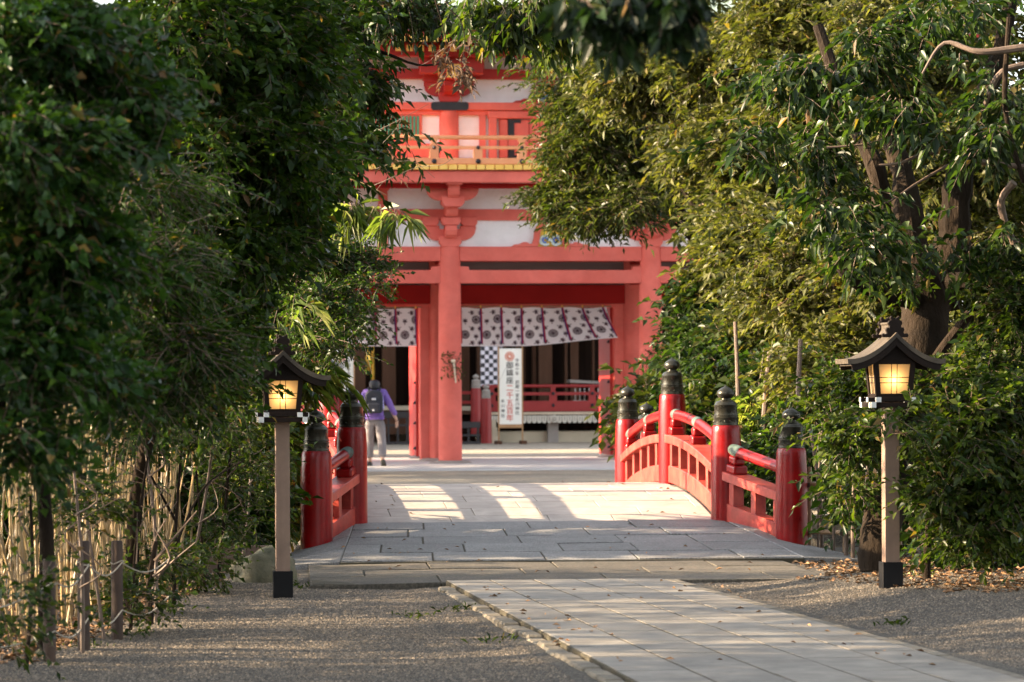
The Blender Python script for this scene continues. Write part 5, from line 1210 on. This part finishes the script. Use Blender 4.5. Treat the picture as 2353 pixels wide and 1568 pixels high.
tree('sunlit_oak_bough', 'sunlit yellow green leaf bough hanging from the top centre', 'bough',
     [(1120,0,30,60,24,.3,34),(1210,0,30,80,30,.35,60),(1150,35,30,30,30,.2,26),(1190,50,30,36,24,.2,26),(1310,10,31,90,40,.4,90),(1270,60,31,50,36,.3,40),(1390,40,31,60,50,.4,60)],
     'lf_fresh', Lf=.12, Wf=.04, sprig=.24, clump=.16, per=8, hang=1.3, droop=.2, fan=.5,
     limbs=[([(1420,-60,31),(1330,-20,31),(1200,-10,30.4),(1130,60,30)], .02, .005), ([(1250,-20,30.6),(1215,40,30.2),(1195,90,30)], .008, .003)])
tree('overhanging_bough', 'black out of focus leaf bough overhanging at top right of centre', 'bough',
     [(1440,-20,12,120,40,.2,40),(1390,20,12,50,45,.15,10),(1540,5,12,75,60,.2,30),(1570,60,12,36,40,.12,8),(1440,70,12,36,30,.12,6),(1340,0,12,50,35,.1,10)],
     'lf_shade', Lf=.075, Wf=.032, sprig=.10, clump=.06, per=7, hang=.9, droop=.2, limbs=[([(1700,-80,12),(1600,-20,12),(1480,20,12),(1420,90,12)], .008, .003)])
tree('grey_bamboo_grass', 'pale bamboo grass clump seen through the right wing railing', 'bamboo grass',
     [(1745,1010,36.5,55,80,.4,230),(1720,1110,36,60,60,.4,180),(1790,1090,35,50,80,.4,170),(1760,940,36.5,40,40,.3,90)],
     'lf_bamboo', Lf=.17, Wf=.026, sprig=.2, clump=.2, per=6, hang=-.2, fan=.6, droop=.4)
tree('background_trees', 'dense evergreen trees filling the distance on the right', 'tree',
     [(1720,300,58,240,330,1.5,1700),(2050,300,54,260,330,1.5,1900),(2300,500,50,240,400,1.5,1700),(1950,800,46,220,220,1.2,1300),(1760,980,42,160,120,1,800),(2200,1000,38,260,250,1.2,1500),(1450,60,62,220,100,1.2,900),(1560,950,50,50,140,.8,400)],
     'lf_mid', trunk=T((1900,1200,50), [(1900,900,50),(1880,500,52),(1880,100,54)], .25, .12), Lf=.17, Wf=.075, sprig=.5, clump=.6, per=10, hang=.25)
tree('pondside_trees', 'sunlit yellow green trees behind the old forking tree', 'tree',
     [(1950,250,36,220,220,1.0,800),(2200,300,36,240,260,1.0,800),(1850,600,37,160,160,.9,600),(2050,640,36,200,170,.9,650),(2300,650,36,200,220,1,650),(2150,50,37,300,180,1.2,700),(1900,860,36,150,140,.8,500),(2150,900,35,220,200,.9,650)],
     'lf_gold', Lf=.095, Wf=.038, sprig=.28, clump=.34, per=12, hang=.1,
     limbs=[([(2250,1200,36),(2260,800,36),(2220,500,36),(2260,200,36)], .09, .04), ([(1960,1150,36.5),(1950,800,36.5),(1900,500,36.5),(1930,200,36.5)], .08, .03)])
tree('understorey_shrubs', 'shaded shrubs at the foot of the old tree on the right', 'thicket',
     [(2300,1000,29,200,180,.7,420),(2080,1080,30,180,150,.7,420),(2250,1240,28,150,60,.6,200),(1830,1040,33,80,120,.6,260)],
     'lf_dark', Lf=.10, Wf=.045, sprig=.3, clump=.32, per=9, hang=.1)
# trees framing the gate from further off, left
tree('far_evergreen', 'tall evergreen beyond the pond left of the gate', 'tree',
     [(560,300,60,220,330,1.6,1400),(660,650,58,120,200,1.2,700),(300,500,58,240,400,1.6,900)], 'lf_mid', trunk=T((600,1080,59), [(600,700,59),(590,300,60)], .25, .12), Lf=.18, Wf=.07, sprig=.5, clump=.6, per=10, hang=.2)

# ---- loose stones and dead leaves ----
def pebbles(name, n, area, size, mat, label, flatz=.75):
    xs_, ys_ = area(n); zs_ = gz(xs_, ys_)
    s = RS.uniform(size[0], size[1], len(xs_)); a = RS.uniform(0, 6.28, len(xs_)); el = RS.uniform(.6, 1, len(xs_))
    B = np.array([[1,0,0],[0,1,0],[-1,0,0],[0,-1,0],[0,0,1.0]])
    V = np.zeros((len(xs_), 5, 3))
    for i in range(5):
        bx, by, bz = B[i]; px = bx*s; py = by*s*el
        V[:, i, 0] = xs_+px*np.cos(a)-py*np.sin(a)+RS.uniform(-.2,.2,len(xs_))*s; V[:, i, 1] = ys_+px*np.sin(a)+py*np.cos(a); V[:, i, 2] = zs_+bz*s*flatz-.002
    k = (np.arange(len(xs_))*5)[:, None, None]
    F = (k+np.array([[0,1,4],[1,2,4],[2,3,4],[3,0,4]])[None]).reshape(-1, 3)
    return tag(soup(name, V.reshape(-1, 3), F, mat), label, kind='stuff')
def left_area(n):
    y = 14+14.2*RS.uniform(size=n)**1.1; x = -1.2+RS.uniform(size=n)*3.55
    k = (x < 2.29)&((y < 26.1)|(x < 1.42))&(x > (y-20)*.16-.75); return x[k], y[k]
def right_area(n):
    y = 17+11.0*RS.uniform(size=n); x = 4.2+RS.uniform(size=n)*3.3
    k = ((y < 26.1)&(x > 4.38+(25-y)*.04)|(x > 5.62))&(y < 29); return x[k], y[k]
pebbles('loose_gravel', 125000, left_area, (.006,.015), M['pebble'], 'loose pale gravel stones scattered left of the path')
pebbles('loose_gravel', 80000, right_area, (.006,.015), M['pebble'], 'loose brown gravel stones scattered right of the path')
def litter(n, area, label):
    x, y = area(n); C = np.stack([x, y, gz(x, y)+.012], 1); m = len(x)
    V, F = leaves(C, rnd(m)*np.array([1,1,.15]), RS.uniform(.03,.07,m), RS.uniform(.015,.03,m), rnd(m)*.4+np.array([0,0,1]))
    tag(soup('fallen_leaves', V, F, M['litter']), label, kind='stuff')
def la(n):
    f = RS.uniform(size=n); b = RS.uniform(size=n); return -.75+f*1.3-b*1.3+.25, 19.2+f*8.2
def lb(n):
    x = 4.9+RS.uniform(size=n)*3.2; y = 22.5+RS.uniform(size=n)*8; k = (x > 5.6)|(y < 25.5); k &= (x > 5.2+(24-y)*.2); return x[k], y[k]
litter(4200, la, 'brown dead leaves lying under the canes on the left')
litter(6000, lb, 'brown dead leaves lying round the foot of the right lantern')

C = []
for i in range(130):
    t = random.random()
    if t < .5: y = random.uniform(17.5, 25.8); x = random.choice([random.uniform(2.5,4.3), random.uniform(2.45,2.8), random.uniform(4.0,4.4)]); z = .047
    elif t < .8: y = random.uniform(26.4, 31.6); x = random.uniform(1.9,5.4); z = ramp_z(x,y)+.042
    else: y = random.uniform(32.2, 36); x = random.choice([random.uniform(2.3,2.7), random.uniform(4.9,5.4), random.uniform(2.3,5.4)]); z = deck_z(y)+.012
    C.append((x, y, z))
C = np.array(C); m_ = len(C)
V, F = leaves(C, rnd(m_)*np.array([1,1,.12]), RS.uniform(.03,.065,m_), RS.uniform(.014,.028,m_), rnd(m_)*.4+np.array([0,0,1]))
tag(soup('fallen_leaves', V, F, M['litter']), 'few dry leaves fallen on the stone path and the bridge', kind='stuff')
# low weeds along the foot of the canes and the path edge
C = []; 
for (cx0, cy0) in [(.1,21.6),(.35,24.2),(.55,25.9),(1.35,26.2),(2.2,20.6),(1.9,22.8),(4.75,21.2),(-.2,20.6),(2.25,23.4),(5.7,24.4)]:
    for q in range(34): C.append((cx0+random.gauss(0,.07), cy0+random.gauss(0,.12)))
C = np.array(C); zc = gz(C[:,0], C[:,1]); C = np.stack([C[:,0], C[:,1], zc-.005], 1); m_ = len(C)
V, F = leaves(C, rnd(m_)*np.array([.6,.6,.1])+np.array([0,0,.8]), RS.uniform(.03,.09,m_), RS.uniform(.006,.014,m_), rnd(m_), .3)
tag(soup('weeds', V, F, M['lf_fresh']), 'small green weeds at the gravel edges', kind='stuff')
# ================= LIGHT, SKY, CAMERA =================
SUN_EL, AZ = R(20.0), None
# the sun stands to the left of the view, slightly beyond it
to_sun = Vector((-math.cos(TH-R(3)), math.sin(TH-R(3)), 0)).normalized()*math.cos(SUN_EL)+Vector((0,0,math.sin(SUN_EL)))
sl = bpy.data.lights.new('sun', 'SUN'); sl.energy = 5.0; sl.angle = R(.53); sl.color = (1.0, .77, .50)
so = bpy.data.objects.new('sun', sl); COL.objects.link(so); so.rotation_euler = to_sun.to_track_quat('Z', 'Y').to_euler()
w = bpy.data.worlds.new('World'); scene.world = w; w.use_nodes = True; nt = w.node_tree
bg = nt.nodes['Background']; sky = nt.nodes.new('ShaderNodeTexSky'); sky.sky_type = 'NISHITA'; sky.sun_disc = False
sky.sun_elevation = SUN_EL; sky.sun_rotation = math.atan2(to_sun.x, to_sun.y); sky.air_density = 1.0; sky.dust_density = 1.5; sky.ozone_density = 1.0
hs = nt.nodes.new('ShaderNodeHueSaturation'); hs.inputs['Saturation'].default_value = .33; nt.links.new(sky.outputs[0], hs.inputs['Color']); nt.links.new(hs.outputs[0], bg.inputs[0]); bg.inputs[1].default_value = .125
cd = bpy.data.cameras.new('camera'); cam = bpy.data.objects.new('camera', cd); COL.objects.link(cam)
cd.sensor_width = 36; cd.lens = 36*FPX/2353; cd.shift_y = (888-784.5)/2353; cd.clip_end = 2000
cam.location = (0, 0, EYE)
from mathutils import Matrix
cam.matrix_world = Matrix.Translation((0,0,EYE)) @ Matrix.Rotation(-TH, 4, 'Z') @ Matrix.Rotation(R(90), 4, 'X') @ Matrix.Rotation(-ROLL, 4, 'Z')
cd.dof.use_dof = True; cd.dof.focus_distance = 27.5; cd.dof.aperture_fstop = 5.0; cd.dof.aperture_blades = 9
scene.camera = cam
scene.view_settings.view_transform = 'Standard'; scene.view_settings.look = 'None'; scene.view_settings.gamma = 1; scene.view_settings.exposure = 2.42
cy = scene.cycles; cy.max_bounces = 7; cy.diffuse_bounces = 4; cy.glossy_bounces = 3; cy.transmission_bounces = 4; cy.transparent_max_bounces = 4
cy.use_denoising = True; cy.sample_clamp_indirect = 6; cy.blur_glossy = .5
scene.render.resolution_x = 1024; scene.render.resolution_y = 682
